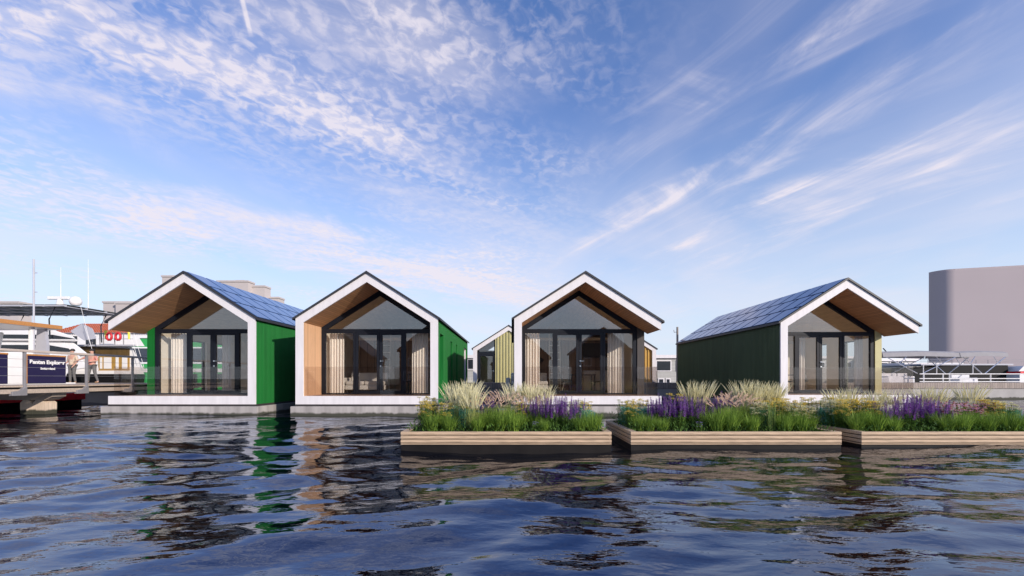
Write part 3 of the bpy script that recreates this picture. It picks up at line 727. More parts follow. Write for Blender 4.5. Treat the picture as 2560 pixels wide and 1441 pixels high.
# (kind, px in the photograph, row depth from the planter front, scale)
PLANT = [[('yarrow',1062,1.5,1.05),('yarrow',1095,1.75,1.0),('yarrow',1085,1.0,.9),('yarrow',1135,1.7,.95),('tuft',1080,.32,.95),('tuft',1122,.28,.95),('teal',1120,.85,1.0),('teal',1165,.75,1.0),('teal',1140,1.3,1.05),
          ('feather',1152,.9,1.05),('feather',1172,1.35,1.08),('feather',1135,1.4,1.0),('feather',1180,.5,.95),('salvia',1206,1.6,1.05),('salvia',1222,1.75,1.0),('tuft',1195,.3,.85),('fountain',1230,1.0,1.0),('fountain',1262,.75,1.05),
          ('fountain',1205,.75,.9),('tuft',1250,.35,1.05),('tuft',1282,.32,1.05),('tuft',1300,.6,.95),('feather',1285,1.7,1.0),('feather',1312,1.75,1.0),('feather',1335,1.5,.98),('fountain',1315,1.2,.95),('lilac',1338,.3,1.0),
          ('salvia',1352,.75,1.0),('salvia',1378,.55,1.0),('salvia',1402,.7,1.05),('salvia',1425,.5,.98),('salvia',1440,.85,.98),('salvia',1390,1.1,1.05),('salvia',1372,.95,1.05),('salvia',1412,.95,1.05),('tuft',1340,.7,.9),
          ('teal',1470,.8,.95),('teal',1445,1.2,1.0),('yarrow',1462,1.2,.9),('yarrow',1440,1.6,.95),('tuft',1478,.35,1.0),('tuft',1450,.3,.85),('tuft',1360,.25,.7),('tuft',1225,.45,.95),('tuft',1100,.6,1.0),('tuft',1495,.6,.95),('salvia',1335,1.0,.95),('salvia',1360,1.35,1.1),('salvia',1240,1.6,1.0),('feather',1360,1.6,.95),('yarrow',1065,.75,.95),('yarrow',1112,.65,.9),('yarrow',1175,1.0,.9),('yarrow',1300,.95,.9),('salvia',1318,.95,.9)],
         [('teal',1568,1.55,1.0),('teal',1592,1.1,1.0),('teal',1618,1.3,1.0),('yarrow',1560,1.75,.95),('yarrow',1600,1.7,.95),('tuft',1592,.75,.9),('tuft',1622,.35,.9),('tuft',1600,.4,.7),('salvia',1632,1.0,1.0),('salvia',1660,.7,1.0),('salvia',1672,1.2,1.05),
          ('salvia',1695,.6,1.05),('salvia',1712,1.0,1.05),('salvia',1738,.7,1.0),('salvia',1650,1.3,1.0),('salvia',1685,1.0,1.05),('salvia',1722,1.35,1.0),('yarrow',1690,1.65,1.15),('feather',1728,1.7,1.05),('feather',1752,1.65,1.05),('salvia',1790,1.7,1.0),('salvia',1812,1.65,1.0),('salvia',1832,1.7,1.1),
          ('lilac',1750,.3,1.0),('tuft',1790,.3,1.05),('tuft',1826,.35,1.1),('fountain',1805,.65,1.05),('fountain',1835,.95,1.0),('fountain',1860,1.1,.95),('feather',1855,1.7,1.05),('feather',1880,1.6,1.05),('feather',1905,1.7,1.03),('feather',1935,1.65,1.0),
          ('tuft',1880,.35,.95),('teal',1895,1.0,1.0),('teal',1925,.9,.95),('yarrow',1905,1.2,.95),('yarrow',1950,1.2,1.0),('yarrow',1975,1.0,.95),('reed',1928,.35,1.0),('tuft',1962,.3,1.0),('tuft',2002,.32,1.0),('yarrow',2010,.9,.9),('teal',1985,.75,.9),('tuft',2030,.6,.9),('tuft',1845,.7,.95),('tuft',1655,.3,.75),('tuft',1770,.6,.95),('tuft',1980,.55,1.0),('salvia',1700,.85,1.05),('salvia',1640,.75,.95),('yarrow',1900,.75,.95),('yarrow',1945,.8,.95),('yarrow',1985,.65,.95),('yarrow',1580,.8,.95),('yarrow',2015,.6,.85),('salvia',1775,.9,.9),('yarrow',1990,1.6,1.0)],
         [('yarrow',2020,1.7,1.0),('yarrow',2045,1.5,1.0),('yarrow',2070,1.75,1.0),('yarrow',2105,1.4,1.0),('yarrow',2120,1.0,1.0),('yarrow',2150,1.5,1.0),('yarrow',2175,1.2,1.0),('teal',2062,1.3,1.0),('teal',2090,1.0,.95),('feather',2092,1.8,.85),('feather',2125,1.75,.88),
          ('tuft',2150,.5,1.05),('tuft',2190,.35,1.1),('tuft',2212,.6,1.0),('tuft',2165,.8,1.0),('feather',2190,1.45,.84),('feather',2228,1.45,.86),('salvia',2245,.85,1.0),('salvia',2268,.6,1.0),('salvia',2290,.8,1.1),('salvia',2315,.55,1.0),('salvia',2338,.8,1.0),
          ('salvia',2260,1.2,1.05),('salvia',2300,1.2,1.0),('salvia',2225,.5,.85),('feather',2310,1.75,.9),('feather',2338,1.7,.92),('cone',2335,1.2,1.05),('cone',2370,1.0,1.0),('cone',2400,1.25,1.05),('cone',2425,1.0,1.0),('cone',2455,1.3,1.05),('cone',2480,1.05,1.0),('cone',2385,.7,.95),
          ('cone',2440,.7,.9),('tuft',2365,.3,.85),('tuft',2405,.3,1.0),('tuft',2440,.4,.95),('tuft',2470,.3,.9),('tuft',2520,.3,1.05),('tuft',2552,.35,1.0),('tuft',2492,.55,1.0),('tuft',2235,.28,.8),('tuft',2135,.35,.9),('tuft',2420,.6,.95),('tuft',2345,.55,.9),('salvia',2278,1.0,1.1),('salvia',2322,1.05,1.0),('cone',2350,.85,1.0),('yarrow',2050,.9,1.0),('yarrow',2108,.7,1.0),('yarrow',2148,1.0,1.0),('yarrow',2182,.8,.95),('yarrow',2520,.8,.95),('yarrow',2485,.8,.9),('salvia',2355,.65,.95),('salvia',2205,.95,.95),('cone',2415,.8,1.0),('yarrow',2505,1.3,.95),('yarrow',2535,1.2,.95),('yarrow',2560,1.1,.95),('teal',2555,.8,1.0),('teal',2530,.75,.95),('feather',2562,1.6,1.0)]]
PN = ['left', 'middle', 'right']
used = set()
for pi, lst in enumerate(PLANT):
    cnt = {}
    for kind in SING:
        its = sorted([p for p in lst if p[0] == kind], key=lambda p: wx(p[1], 7.87+p[2]))
        for i, (k_, px, dy, sc) in enumerate(its):
            pr = PROTO[kind][(i+pi) % len(PROTO[kind])]
            y = FY+dy; x = wx(px, y+CAM_D)
            x = min(max(x, PX[pi]+.17), PX[pi]+PL-.17)
            row = 'front' if dy < .6 else 'middle' if dy < 1.25 else 'back'
            if len(its) == 1: lab = f'only {SING[kind]} in the {PN[pi]} floating planter'
            else: lab = f'{SING[kind]}, {ORD[i]} from left of its kind, {row} row of {PN[pi]} planter'
            random.seed(px); rz = random.uniform(0, 6.28); loc = (x, y, .265)
            if pr.name not in used:
                used.add(pr.name); o = pr; o.location = loc; o.rotation_euler.z = rz; o.scale = (sc,)*3; o['label'] = lab; o['group'] = DESC[kind]
            else:
                o = dup(pr, loc, lab, rz, sc, DESC[kind])
random.seed(5)
gc = MB()
for pi in range(3):
    for i in range(5200):
        x = PX[pi]+rnd(.06,PL-.06); y = FY+rnd(.07,PD-.07); z = .27+rnd(0,1)**1.6*(.10+.12*min(1,(y-FY)/.8)); q = rnd(0,6.283)
        leaf(gc, (x,y,z), (math.cos(q), math.sin(q), rnd(.1,1.6)), rnd(.05,.11), rnd(.012,.026))
obj('ground_cover', gc, L['yleaf'], None, recalc=False, kind='stuff')

# ------------------------------------------------------------------ quays and jetty
q = thing('quay', 'timber edged concrete quay running behind the floating houses', 'quay', (20, 12.4, 0))
obj('concrete_wall', MB().box(-14.5, 75, 11.25, 13.55, -.6, .66), M['quayconc'], q)
obj('timber_edge', MB().box(-14.5, 75, 11.2, 11.32, .665, 1.0), M['quaywood'], q)
obj('deck', MB().box(-14.5, 75, 11.33, 13.6, .665, .995), M['quaywood'], q)
q2 = thing('quay', 'weathered quay at left where two people stand before the moored boats', 'quay', (-30, 9, 0))
obj('concrete_wall', MB().box(-60, -15.9, 7.6, 10.5, -.6, .62), M['darkpile'], q2)
obj('deck', MB().box(-60, -15.9, 7.5, 10.55, .8, 1.0), M['jettywood'], q2)
obj('timber_edge', MB().box(-60, -15.9, 7.45, 7.499, .63, .99), M['jettywood'], q2)
j = thing('jetty', 'grey timber jetty with wire railing at the far left', 'jetty', (-16.9, 0, 0))
dk = MB(); y = -9.
while y < 7.4: dk.box(-18.3, -15.62, y, y+.14, .965, 1.02); y += .15
obj('deck', dk, M['jettywood'], j)
obj('edge_beam', MB().box(-15.75, -15.6, -9, 7.4, .76, .90), M['jettywood'], j, bevel=.01)
obj('edge_beam', MB().box(-18.3, -18.15, -9, 7.4, .76, .90), M['jettywood'], j, bevel=.01)
obj('joists', MB().box(-18.1, -15.8, -9, 7.4, .905, .962), M['darkpile'], j)
for yy in (-3.6, .75):
    obj('cap_beam', MB().xz([(-18.2,.76),(-15.85,.76),(-15.85,.62),(-16.1,.50),(-18.1,.50),(-18.2,.60)], yy-.25, yy+.25), M['jettywood'], j)
    p = MB(); 
    for x0 in (-17.0, -16.56): p.xz([(x0,-.6),(x0+.43,-.6),(x0+.43,.36 if x0 < -16.9 else .40),(x0+.30,.499),(x0+.10,.499),(x0,.40)], yy-.2, yy+.2)
    obj('pile', p, M['pile'], j)
obj('pile', MB().box(-17.6, -16.9, 5.2, 5.9, -.6, .75), M['darkpile'], j)
rl = thing('railing', 'timber topped wire railing along the jetty at far left', 'railing', (-15.6, 0, 1.0))
obj('handrail', MB().box(-15.68, -15.54, -9, 7.4, 2.09, 2.165), M['railwood'], rl, bevel=.012)
for z in (1.86, 1.60, 1.33): obj('wire', MB().tube([(-15.6,-9,z),(-15.6,7.4,z)], .005, 6), M['galv'], rl)
for yy in (-6.9, -4.8, -2.7, -.6, 1.5, 3.5, 5.6):
    obj('post', MB().box(-15.64, -15.56, yy-.03, yy+.03, .80, 2.088).yz([(yy-.40,.70),(yy+.035,.70),(yy+.035,.98),(yy-.035,.98),(yy-.10,.90),(yy-.20,.85),(yy-.40,.83)], -15.66, -15.54), M['galv'], rl, bevel=.008)

# ------------------------------------------------------------------ boats on the left
def text_mesh(body, size, m, parent, name, loc, rot, bold=.009):
    cu = bpy.data.curves.new('txt', 'FONT'); cu.body = body; cu.size = size; cu.align_x = 'CENTER'; cu.extrude = .004; cu.offset = bold
    t = bpy.data.objects.new('txt', cu); COL.objects.link(t)
    dg = bpy.context.evaluated_depsgraph_get(); dg.update()
    me = bpy.data.meshes.new_from_object(t.evaluated_get(dg)); bpy.data.objects.remove(t); bpy.data.curves.remove(cu)
    me.name = name; me.materials.clear(); me.materials.append(m)
    o = bpy.data.objects.new(name, me); COL.objects.link(o); o.parent = parent
    o.location = Vector(loc)-world_loc(parent); o.rotation_euler = rot
    return o
TX = -18.6
A = thing('motor_yacht', 'motor yacht with navy lettered transom moored behind the jetty at far left', 'yacht', (-25, 1.5, 0))
prof = [(-1.3,.62),(-1.15,2.15),(3.65,2.15),(3.72,1.2),(3.9,.62)]
obj('hull', MB().xy([(TX-.02,-1.3),(TX-.02,4.2),(-27,4.6),(-31,3.4),(-34,1.4),(-31,-.5),(-27,-1.6)], .63, 1.08), M['boatwhite'], A)
obj('hull_bottom', MB().xy([(TX+.02,-1.5),(TX+.02,4.6),(-27,4.8),(-31,3.5),(-34,1.4),(-31,-.6),(-27,-1.8)], .34, .625), M['red'], A)
obj('hull_bottom', MB().xy([(TX-.05,-1.4),(TX-.05,4.5),(-27,4.7),(-31,3.4),(-34,1.4),(-31,-.5),(-27,-1.7)], -.3, .339), M['boatblack'], A)
obj('topsides', MB().xy([(TX-.03,-1.15),(TX-.03,3.75),(TX-.15,3.83),(-27,4.2),(-33,1.4),(-27,-1.6)], 1.08, 2.16), M['boatwhite'], A)
for (a, b) in ((-1.1,1.60),(2.26,3.76)): obj('transom_panel', MB().box(TX-.031, TX, a, b, 1.05, 2.13), M['navy'], A)
tr = MB()
for (a, b) in ((-1.1,1.60),(2.26,3.76)): tr.box(TX-.03, TX+.02, a, b, 2.131, 2.185)
tr.box(TX-.03, TX+.018, 2.215, 2.258, 1.05, 2.18)
obj('teak_trim', tr, M['teak'], A)
obj('transom_door', MB().box(TX-.031, TX-.012, 1.62, 2.2, 1.05, 2.12), M['boatwhite'], A, bevel=.01)
text_mesh('Bantan Explorer', .208, M['boatwhite'], A, 'lettering', (TX+.006, 3.03, 1.825), (R(90), 0, R(90)))
text_mesh('Switzerland', .122, M['boatwhite'], A, 'lettering', (TX+.006, 3.03, 1.60), (R(90), 0, R(90)), .004)
# after deck: cabin, pillars, roof with teak edge
obj('cabin', MB().xz([(-20.6,2.16),(-20.4,3.1),(-30,3.1),(-32,2.16)], -.6, 3.1), M['boatwhite'], A, bevel=.05)
obj('cabin_window', MB().box(-29, -21, 3.101, 3.125, 2.4, 2.95), M['boatdark'], A)
obj('cabin_window', MB().box(-20.52, -20.37, .2, 2.4, 2.3, 2.95), M['boatdark'], A)
obj('aft_roof', MB().xy([(TX+.1,-1.1),(TX+.1,3.45),(TX-.1,3.65),(-31,3.9),(-31,-1.4)], 3.24, 3.40), M['boatwhite'], A, bevel=.03)
obj('roof_edge', MB().xy([(TX+.16,-1.15),(TX+.16,3.46),(TX-.1,3.72),(TX-.16,3.68),(TX+.101,3.44),(TX+.101,-1.15)], 3.25, 3.40), M['teak'], A)
obj('pillar', MB().box(TX-.16, TX-.05, 2.45, 2.57, 2.16, 3.24), M['boatwhite'], A, bevel=.01)
obj('pillar', MB().xz([(TX-.5,2.16),(TX-.02,2.16),(TX-.02,2.6),(TX-.1,3.24),(TX-.4,3.24)], 3.0, 3.12), M['boatgrey'], A)
obj('mast', MB().tube([(TX-.05,2.55,2.2),(TX-.05,2.55,5.9)], .032, 10).box(TX-.05, TX+.08, 2.54, 2.57, 5.35, 5.38).box(TX-.05, TX+.08, 2.54, 2.57, 4.6, 4.63), M['boatgrey'], A)

dB = 26.0
B = thing('motor_yacht', 'white yacht with raked windows, radar and dark solar canopy behind the left quay', 'yacht', (-33, 13, 0))
X = lambda px, d=dB: wx(px, d)
Z = lambda py, d=dB: wz(py, d)
obj('hull', MB().xzt([(-46,.1),(X(140),.1),(X(160),1.6),(X(212),1.9),(X(190),2.6),(-46,2.6)], 11.2, 15, -40, -4.5), M['boatwhite'], B, bevel=.05)
obj('upper_deck', MB().xzt([(-46,2.61),(X(205),2.61),(X(165),3.35),(X(120),3.45),(-46,3.55)], 11.5, 14.7, -40, -4.2), M['boatwhite'], B, bevel=.08)
obj('window_band', MB().xz([(-44,2.92),(X(160),2.82),(X(150),3.02),(X(100),3.22),(-44,3.26)], 11.46, 11.497), M['boatdark'], B)
obj('flybridge', MB().xzt([(-44,3.56),(X(185),3.42),(X(168),3.75),(X(120),4.1),(-44,4.25)], 11.3, 14.9, -40, -4.4), M['boatwhite'], B, bevel=.08)
obj('window_band', MB().xz([(-44,3.72),(X(180),3.55),(X(120),3.80),(-44,3.92)], 11.27, 11.297), M['boatdark'], B)
obj('windscreen', MB().xz([(X(150),4.05),(X(185),3.5),(X(215),3.6),(X(205),4.2),(X(180),4.5)], 11.6, 11.66), M['boatgrey'], B)
# canopy: frame bars, dark panels, struts
cn = MB()
for i in range(8):
    for k in range(3): cn.box(-36+i*1.28, -36+i*1.28+1.2, 11.05+k*1.3, 11.05+k*1.3+1.22, 5.50, 5.54)
obj('canopy_panels', cn, M['mesh'], B)
fr = MB()
for k in range(4): fr.box(-36.1, -25.75, 10.98+k*1.3, 11.03+k*1.3, 5.42, 5.50)
for i in range(9): fr.box(-36.05+i*1.28, -36.0+i*1.28, 10.95, 14.98, 5.39, 5.42)
obj('canopy_frame', fr, M['boatgrey'], B)
for (xx, yy) in ((-26.6,11.2),(-26.6,14.5),(-32,11.2),(-32,14.5)): obj('canopy_strut', MB().tube([(xx,yy,5.4),(xx-.35,yy,4.7),(xx-.3,yy,3.6)], .035, 8), M['boatdark'], B)
obj('radar', MB().box(X(121,27), X(175,27), 11.9, 12.05, 5.98, 6.16).tube([(X(150,27),12,5.55),(X(150,27),12,6.0)], .22, 14, .12), M['boatwhite'], B, bevel=.03)
obj('dome', MB().ball((X(185,26.5),11.6,5.80), .30, n=20, m=12, zmin=-.75), M['boatwhite'], B, smooth=True)
for (px, top, base) in ((152,668,760),(255,690,772),(283,650,782)):
    d_ = 27.5; xx = min(X(px, d_), -25.9); obj('antenna', MB().tube([(xx,12.5,5.5),(xx,12.5,Z(base,d_)+.9),(xx,12.5,Z(top,d_))], .028, 6, .008), M['boatwhite'], B)
for (p0, q0, p1, q1) in ((195,763,228,890),(205,815,241,925)): obj('stay', MB().tube([(X(p0),11.15,Z(q0)),(X(p1),11.15,Z(q1))], .009, 6), M['boatwhite'], B)

dC = 31.5
C_ = thing('cabin_boat', 'classic boat with brown wooden cabin and black hull moored behind the left quay', 'boat', (-28, 18, 0))
X = lambda px, d=dC: wx(px, d); Z = lambda py, d=dC: wz(py, d)
obj('hull', MB().xzt([(X(100),-.3),(X(352),-.3),(X(360),Z(936)),(X(100),Z(936))], 16.6, 20, X(245), -4.2), M['boatblack'], C_)
obj('bulwark', MB().xzt([(X(100),Z(935.5)),(X(359),Z(935.5)),(X(356),Z(927)),(X(100),Z(927))], 16.55, 20, X(245), -4.2), M['boatwhite'], C_)
obj('cabin', MB().xzt([(X(150),Z(926.8)),(X(355),Z(926.8)),(X(322),Z(868)),(X(160),Z(866))], 16.75, 19.8, X(245), -4.2), M['boatwhite'], C_)
obj('cabin_panel', MB().xz([(X(183),Z(866)),(X(317),Z(871)),(X(317),Z(890.5)),(X(202),Z(888))], 16.70, 16.748), M['louvre'], C_)
wf = MB().box(X(240), X(317), 16.68, 16.746, Z(928), Z(891))
obj('window_frame', wf, M['yellowwood'], C_)
for (a, b) in ((244,250),(254,273),(284,291),(300,313)): obj('window', MB().box(X(a), X(b), 16.66, 16.679, Z(922), Z(893.5)), M['boatwhite'], C_)
obj('roof', MB().xy([(X(150),16.3),(X(345),16.3),(X(345)-4.2,20),(X(150),20)], Z(866.5), Z(862.5)), M['boatgrey'], C_)
obj('wheelhouse', MB().xzt([(X(200),Z(862)),(X(318),Z(862)),(X(300),Z(834)),(X(200),Z(832))], 18, 19.6, X(245), -4.2), M['boatwhite'], C_)
pl = MB()
for px in (253,262,290,312): pl.tube([(X(px),16.4,Z(863)),(X(px),16.4,Z(833))], .03, 6)
for py in (835, 848): pl.tube([(X(250),16.4,Z(py)),(X(335),16.4,Z(py))], .018, 6)
obj('deck_rail', pl, M['galv'], C_)
ld = MB()
for px in (225, 234): ld.tube([(X(px),16.4,Z(863)),(X(px),16.4,Z(828))], .03, 6)
for py in (833,840,847,855): ld.tube([(X(218),16.4,Z(py)),(X(236),16.4,Z(py))], .022, 6)
obj('boarding_ladder', ld, M['galv'], C_)
for px in (269, 327): obj('light_float', MB().tube([(X(px),16.35,Z(849)),(X(px),16.35,Z(838)),(X(px),16.35,Z(827.5))], .045, 8, .09), M['yellow'], C_)
for (p0, q0, p1, q1) in ((330,830,352,905),(341,835,366,920)): obj('stay', MB().tube([(X(p0),16.3,Z(q0)),(X(p1),16.3,Z(q1))], .012, 6), M['boatwhite'], C_)
for px, nm in ((282.5,'left one'),(304.5,'right one')):
    o = solo('lifebuoy', MB().torus((0,0,.31), .24, .085, 'Y', 285, 615, 22, 8), M['lifered'], f'red horseshoe lifebuoy on the boat rail, {nm} of the pair', 'lifebuoy', 'red lifebuoys', smooth=True)
    o.scale = (.72,1,1); o.location = (X(px), 16.2, Z(854))

# green and white passenger vessel
dG = 40.; X = lambda px, d=dG: wx(px, d); Z = lambda py, d=dG: wz(py, d)
Gs = thing('passenger_vessel', 'green and white striped vessel with dark window bands behind the leftmost house', 'ship', (-28, 27, 0))
def band(nm, p0, p1, z1, z0, m, off=0): obj(nm, MB().box(X(p0), X(p1), 25-off, 31, Z(z0), Z(z1)), m, Gs)
x0, x1 = 300, 760
band('upper_side', x0, x1, 846, 868, M['shipgreen']); band('white_rail', x0-6, x1, 840, 845.9, M['boatwhite'], .1); band('white_stripe', x0, x1, 868.1, 871.5, M['boatwhite'], .06)
band('window_band', x0, x1, 871.6, 906, M['boatgrey'] if False else mat('dusky_glass', (.05,.06,.08), .2)); band('white_stripe', x0, x1, 906.1, 910, M['boatwhite'], .06)
band('lower_side', x0, x1, 910.1, 922, M['shipgreen']); band('white_stripe', x0, x1, 922.1, 931, M['boatwhite'], .06); band('hull', x0, x1, 931.1, 990, M['shipgreen'])
for px in range(440, 740, 34): obj('porthole_window', MB().box(X(px), X(px+20), 24.86, 24.98, Z(956), Z(935)), M['boatdark'], Gs)
obj('white_bow', MB().xz([(X(296),Z(990)),(X(330),Z(990)),(X(312),Z(846)),(X(300),Z(846))], 24.7, 24.85), M['boatwhite'], Gs)

# red tiled house, far blocks, houseboats
dT = 55.; X = lambda px, d=dT: wx(px, d); Z = lambda py, d=dT: wz(py, d)
T = thing('tiled_house', 'white house with red tiled roof behind the boats at left', 'house', (-50, 42, 0))
rt = MB(); n = 62
xa, xb = X(120), X(470)
za, zb, ya, yb = Z(834), Z(800), 40.0, 44.5
def tilez(y): return za+(zb-za)*(y-ya)/(yb-ya)+ (0)
for i in range(n):
    a = xa+(xb-xa)*i/n; b = xa+(xb-xa)*(i+1)/n
    for k in range(9):
        y0 = ya+(yb-ya)*k/9; y1 = ya+(yb-ya)*(k+1)/9+.05; 
        z0 = za+(zb-za)*k/9+.07; z1 = za+(zb-za)*(k+1)/9
        m_ = (a+b)/2
        rt.add([(a,y0,z0),(m_,y0,z0+.1),(b,y0,z0),(b,y1,z1),(m_,y1,z1+.1),(a,y1,z1)], [(0,1,4,5),(1,2,3,4)])
obj('roof', rt, M['tile'], T, recalc=False)
obj('wall', MB().box(xa+.2, xb-.2, 40.4, 48, .5, za+.1), M['boatwhite'], T)
for k in range(7): obj('window', MB().box(xa+2+k*2.3, xa+3.2+k*2.3, 40.33, 40.39, za-1.4, za-.3), M['boatdark'], T)
def block(name, label, parts, d, wins=False):
    t = thing(name, label, 'building', (wx((parts[0][0]+parts[0][1])/2, d), d-CAM_D, .5))
    for (p0, p1, top, dy) in parts:
        mb = MB().box(wx(p0,d), wx(p1,d), d-CAM_D+dy, d-CAM_D+dy+2.5, .5, wz(top,d))
        mb.box(wx(p0,d)-.15, wx(p1,d)+.15, d-CAM_D+dy-.15, d-CAM_D+dy+2.5, wz(top,d), wz(top,d)+.35)
        obj('block', mb, M['grey_block'], t)
    return t
block('apartment_block', 'stepped pale grey block rising behind the roof of the leftmost house', [(405,470,693,0),(470,535,703,4),(535,613,703,1),(613,645,712,2.5),(645,672,738,4)], 95)
t = bpy.data.objects['apartment_block']
obj('roof_housing', MB().box(wx(560,95), wx(582,95), 84, 88, wz(703,95)+.3, wz(703,95)+1.1), M['grey_block'], t)
block('apartment_block', 'pale grey block far behind the boat canopy at far left', [(-60,46,758,0)], 90)
block('apartment_block', 'small pale grey block between the boats and the leftmost house', [(258,345,758,0),(300,340,762,-1)], 90)
# big rounded building
dR = 85.
xs = wx(2333, dR)
pts = []
r_ = 3.
cx, cy = xs+r_, dR-CAM_D+r_*.3
for k in range(0, 25):
    a = R(180+k*3.1); pts.append((cx+r_*math.cos(a), cy+r_*1.0*math.sin(a)))
ex, ey = pts[-1]
pts += [(ex+60, ey-17), (ex+64, ey+20), (xs+38, cy+25)]
zt = wz(682, dR)
rb = thing('rounded_building', 'tall windowless pinkish grey building with rounded corner at far right', 'building', (ex+25, ey+8, .5))
obj('wall', MB().xy(pts, .5, zt), M['bigblock'], rb)
obj('parapet', MB().xy([(p[0]+(.08 if p[0] < ex else 0), p[1]+.1) for p in pts], zt+.001, zt+.25), M['bigblock'], rb)
# houseboats
def houseboat(label, p0, p1, top, d, windows, dep=5):
    X = lambda px: wx(px, d); Z = lambda py: wz(py, d); y0 = d-CAM_D
    t = thing('houseboat', label, 'houseboat', ((X(p0)+X(p1))/2, y0, 0), 'flat roofed houseboats')
    obj('hull', MB().box(X(p0)-.2, X(p1)+.2, y0-.3, y0+dep+.3, -.3, .7), M['quayconc'], t)
    obj('wall', MB().box(X(p0), X(p1), y0, y0+dep, .7, Z(top)), M['clap'], t)
    obj('roof', MB().box(X(p0)-.25, X(p1)+.25, y0-.25, y0+dep, Z(top), Z(top)+.32), M['white'], t)
    for (a, b, c, e) in windows:
        f = obj('window', MB().box(X(a), X(b), y0-.06, y0-.004, Z(e), Z(c)), M['white'], t)
        obj('pane', MB().box(X(a)+.1, X(b)-.1, y0-.09, y0-.062, Z(e)+.1, Z(c)-.1), M['boatdark'], f)
houseboat('grey clapboard houseboat between the charcoal and olive houses', 1560, 1730, 896, 45, [(1640,1678,901,929),(1585,1622,901,929),(1645,1660,946,962),(1664,1676,946,962),(1690,1710,901,929)])
houseboat('pale houseboat seen through the gap right of the second green house', 1080, 1200, 896, 45, [(1168,1196,897,925),(1110,1150,897,925)])
houseboat('small blue grey houseboat right of the olive house, below the far sky', 2170, 2290, 903, 60, [(2200,2218,906,920),(2225,2240,903,912),(2244,2256,903,912),(2262,2276,914,922)])
houseboat('far low houseboat behind the glass of the olive house', 2000, 2150, 897, 62, [(2040,2062,905,920),(2075,2092,905,920),(2110,2128,905,920)])
houseboat('low white houseboat behind the pontoon boat canopy', 2262, 2400, 914, 55, [(2270,2282,917,924),(2290,2300,917,924),(2320,2340,917,926)])
# old pole
o = thing('mooring_pole', 'weathered wooden pole standing on the quay between the charcoal and olive houses', 'pole', (wx(1693.5,27.6), 12.6, 0))
obj('shaft', MB().tube([(0,0,.9),(0,0,wz(818,27.6))], .07, 10, .06), M['oldwood'], o, local=True)
obj('hook', MB().tube([(0,0,4.1),(-.2,0,4.08),(-.22,0,4.22)], .02, 6), M['galv'], o, local=True)

# ------------------------------------------------------------------ pontoon boat and dark barge on the right
dP = 29.; X = lambda px, d=dP: wx(px, d); Z = lambda py, d=dP: wz(py, d)
Pb = thing('pontoon_boat', 'pontoon boat with grey folding canopies and white rails behind the right quay', 'boat', (X(2380), 15.2, 0))
obj('hull', MB().box(X(2215), X(2700), 13.8, 16.4, -.2, .85), M['boatgrey'], Pb)
obj('deck', MB().box(X(2215), X(2700), 13.75, 16.45, .851, .93), M['boatwhite'], Pb)
for (a, b) in ((2203,2394),(2396,2515)):
    w = X(b)-X(a); mb = MB(); rings = []
    zt = Z(879)
    for (yy, dz) in ((13.85,-.34),(13.9,-.1),(14.2,0),(15.1,.03),(16.0,0),(16.3,-.1),(16.35,-.34)):
        rings.append([(X(a),yy,zt+dz),(X(a)+w*.5,yy,zt+dz+.06),(X(b),yy,zt+dz),(X(b),yy+.0,zt+dz-.03),(X(a)+w*.5,yy,zt+dz+.03),(X(a),yy,zt+dz-.03)])
    obj('canopy', MB().loft(rings), M['canvas'], Pb)
    for yy in (13.88, 16.3):
        st = MB()
        st.tube([(X(a)+.1,yy,zt-.3),(X(a)+w*.45,yy,Z(934))], .028, 6).tube([(X(b)-.1,yy,zt-.3),(X(a)+w*.52,yy,Z(934))], .028, 6)
        st.tube([(X(a)+w*.33,yy,zt-.25),(X(a)+w*.22,yy,Z(908))], .02, 6).tube([(X(a)+w*.68,yy,zt-.25),(X(a)+w*.78,yy,Z(908))], .02, 6)
        obj('canopy_strut', st, M['metal'], Pb)
rr = MB()
for py in (935.5, 947, 954.5): rr.tube([(X(2292),13.8,Z(py)),(X(2700),13.8,Z(py))], .033, 6)
for px in (2302,2350,2366,2468,2570,2670): rr.tube([(X(px),13.8,.93),(X(px),13.8,Z(935))], .035, 6)
for px in (2302,2335,2425): rr.tube([(X(px),13.82,Z(935)),(X(px),13.82,Z(912))], .025, 6)
obj('rail', rr, M['boatwhite'], Pb)
for (a, b, z) in ((2230,2270,937),(2271,2298,937),(2410,2458,941)): obj('bench_seat', MB().box(X(a), X(b), 14.3, 15.0, .93, Z(z)-.1).box(X(a), X(b), 14.85, 15.05, .93, Z(z)+.1), M['seat_white'], Pb, bevel=.05)
obj('console', MB().xz([(X(2197),.93),(X(2228),.93),(X(2224),Z(943)),(X(2203),Z(945))], 14.1, 14.8), M['boatgrey'], Pb)
obj('light_arm', MB().tube([(X(2232),14.5,Z(879)),(X(2224),14.5,Z(870))], .035, 8), M['boatdark'], Pb)
dK = 36.; X = lambda px, d=dK: wx(px, d); Z = lambda py, d=dK: wz(py, d)
Bg = thing('barge', 'long black hulled barge with flat grey roof behind the pontoon boat', 'barge', (X(2400), 22.5, 0))
obj('hull', MB().xz([(X(2240),-.3),(X(2520),-.3),(X(2520),Z(914)),(X(2360),Z(916)),(X(2235),Z(926))], 21, 25), M['boatblack'], Bg)
obj('roof', MB().box(X(2300), X(2530), 20.9, 25.2, Z(914)+.01, Z(910)), M['boatgrey'], Bg)
pl = MB()
for px in range(2320, 2530, 30): pl.tube([(X(px),21,Z(910)),(X(px),21,Z(900))], .02, 6)
for py in (900, 905): pl.tube([(X(2300),21,Z(py)),(X(2640),21,Z(py))], .015, 6)
obj('rail', pl, M['galv'], Bg)
Rd = thing('red_boat', 'white boat with red stripe at the right picture edge', 'boat', (X(2570), 23, 0))
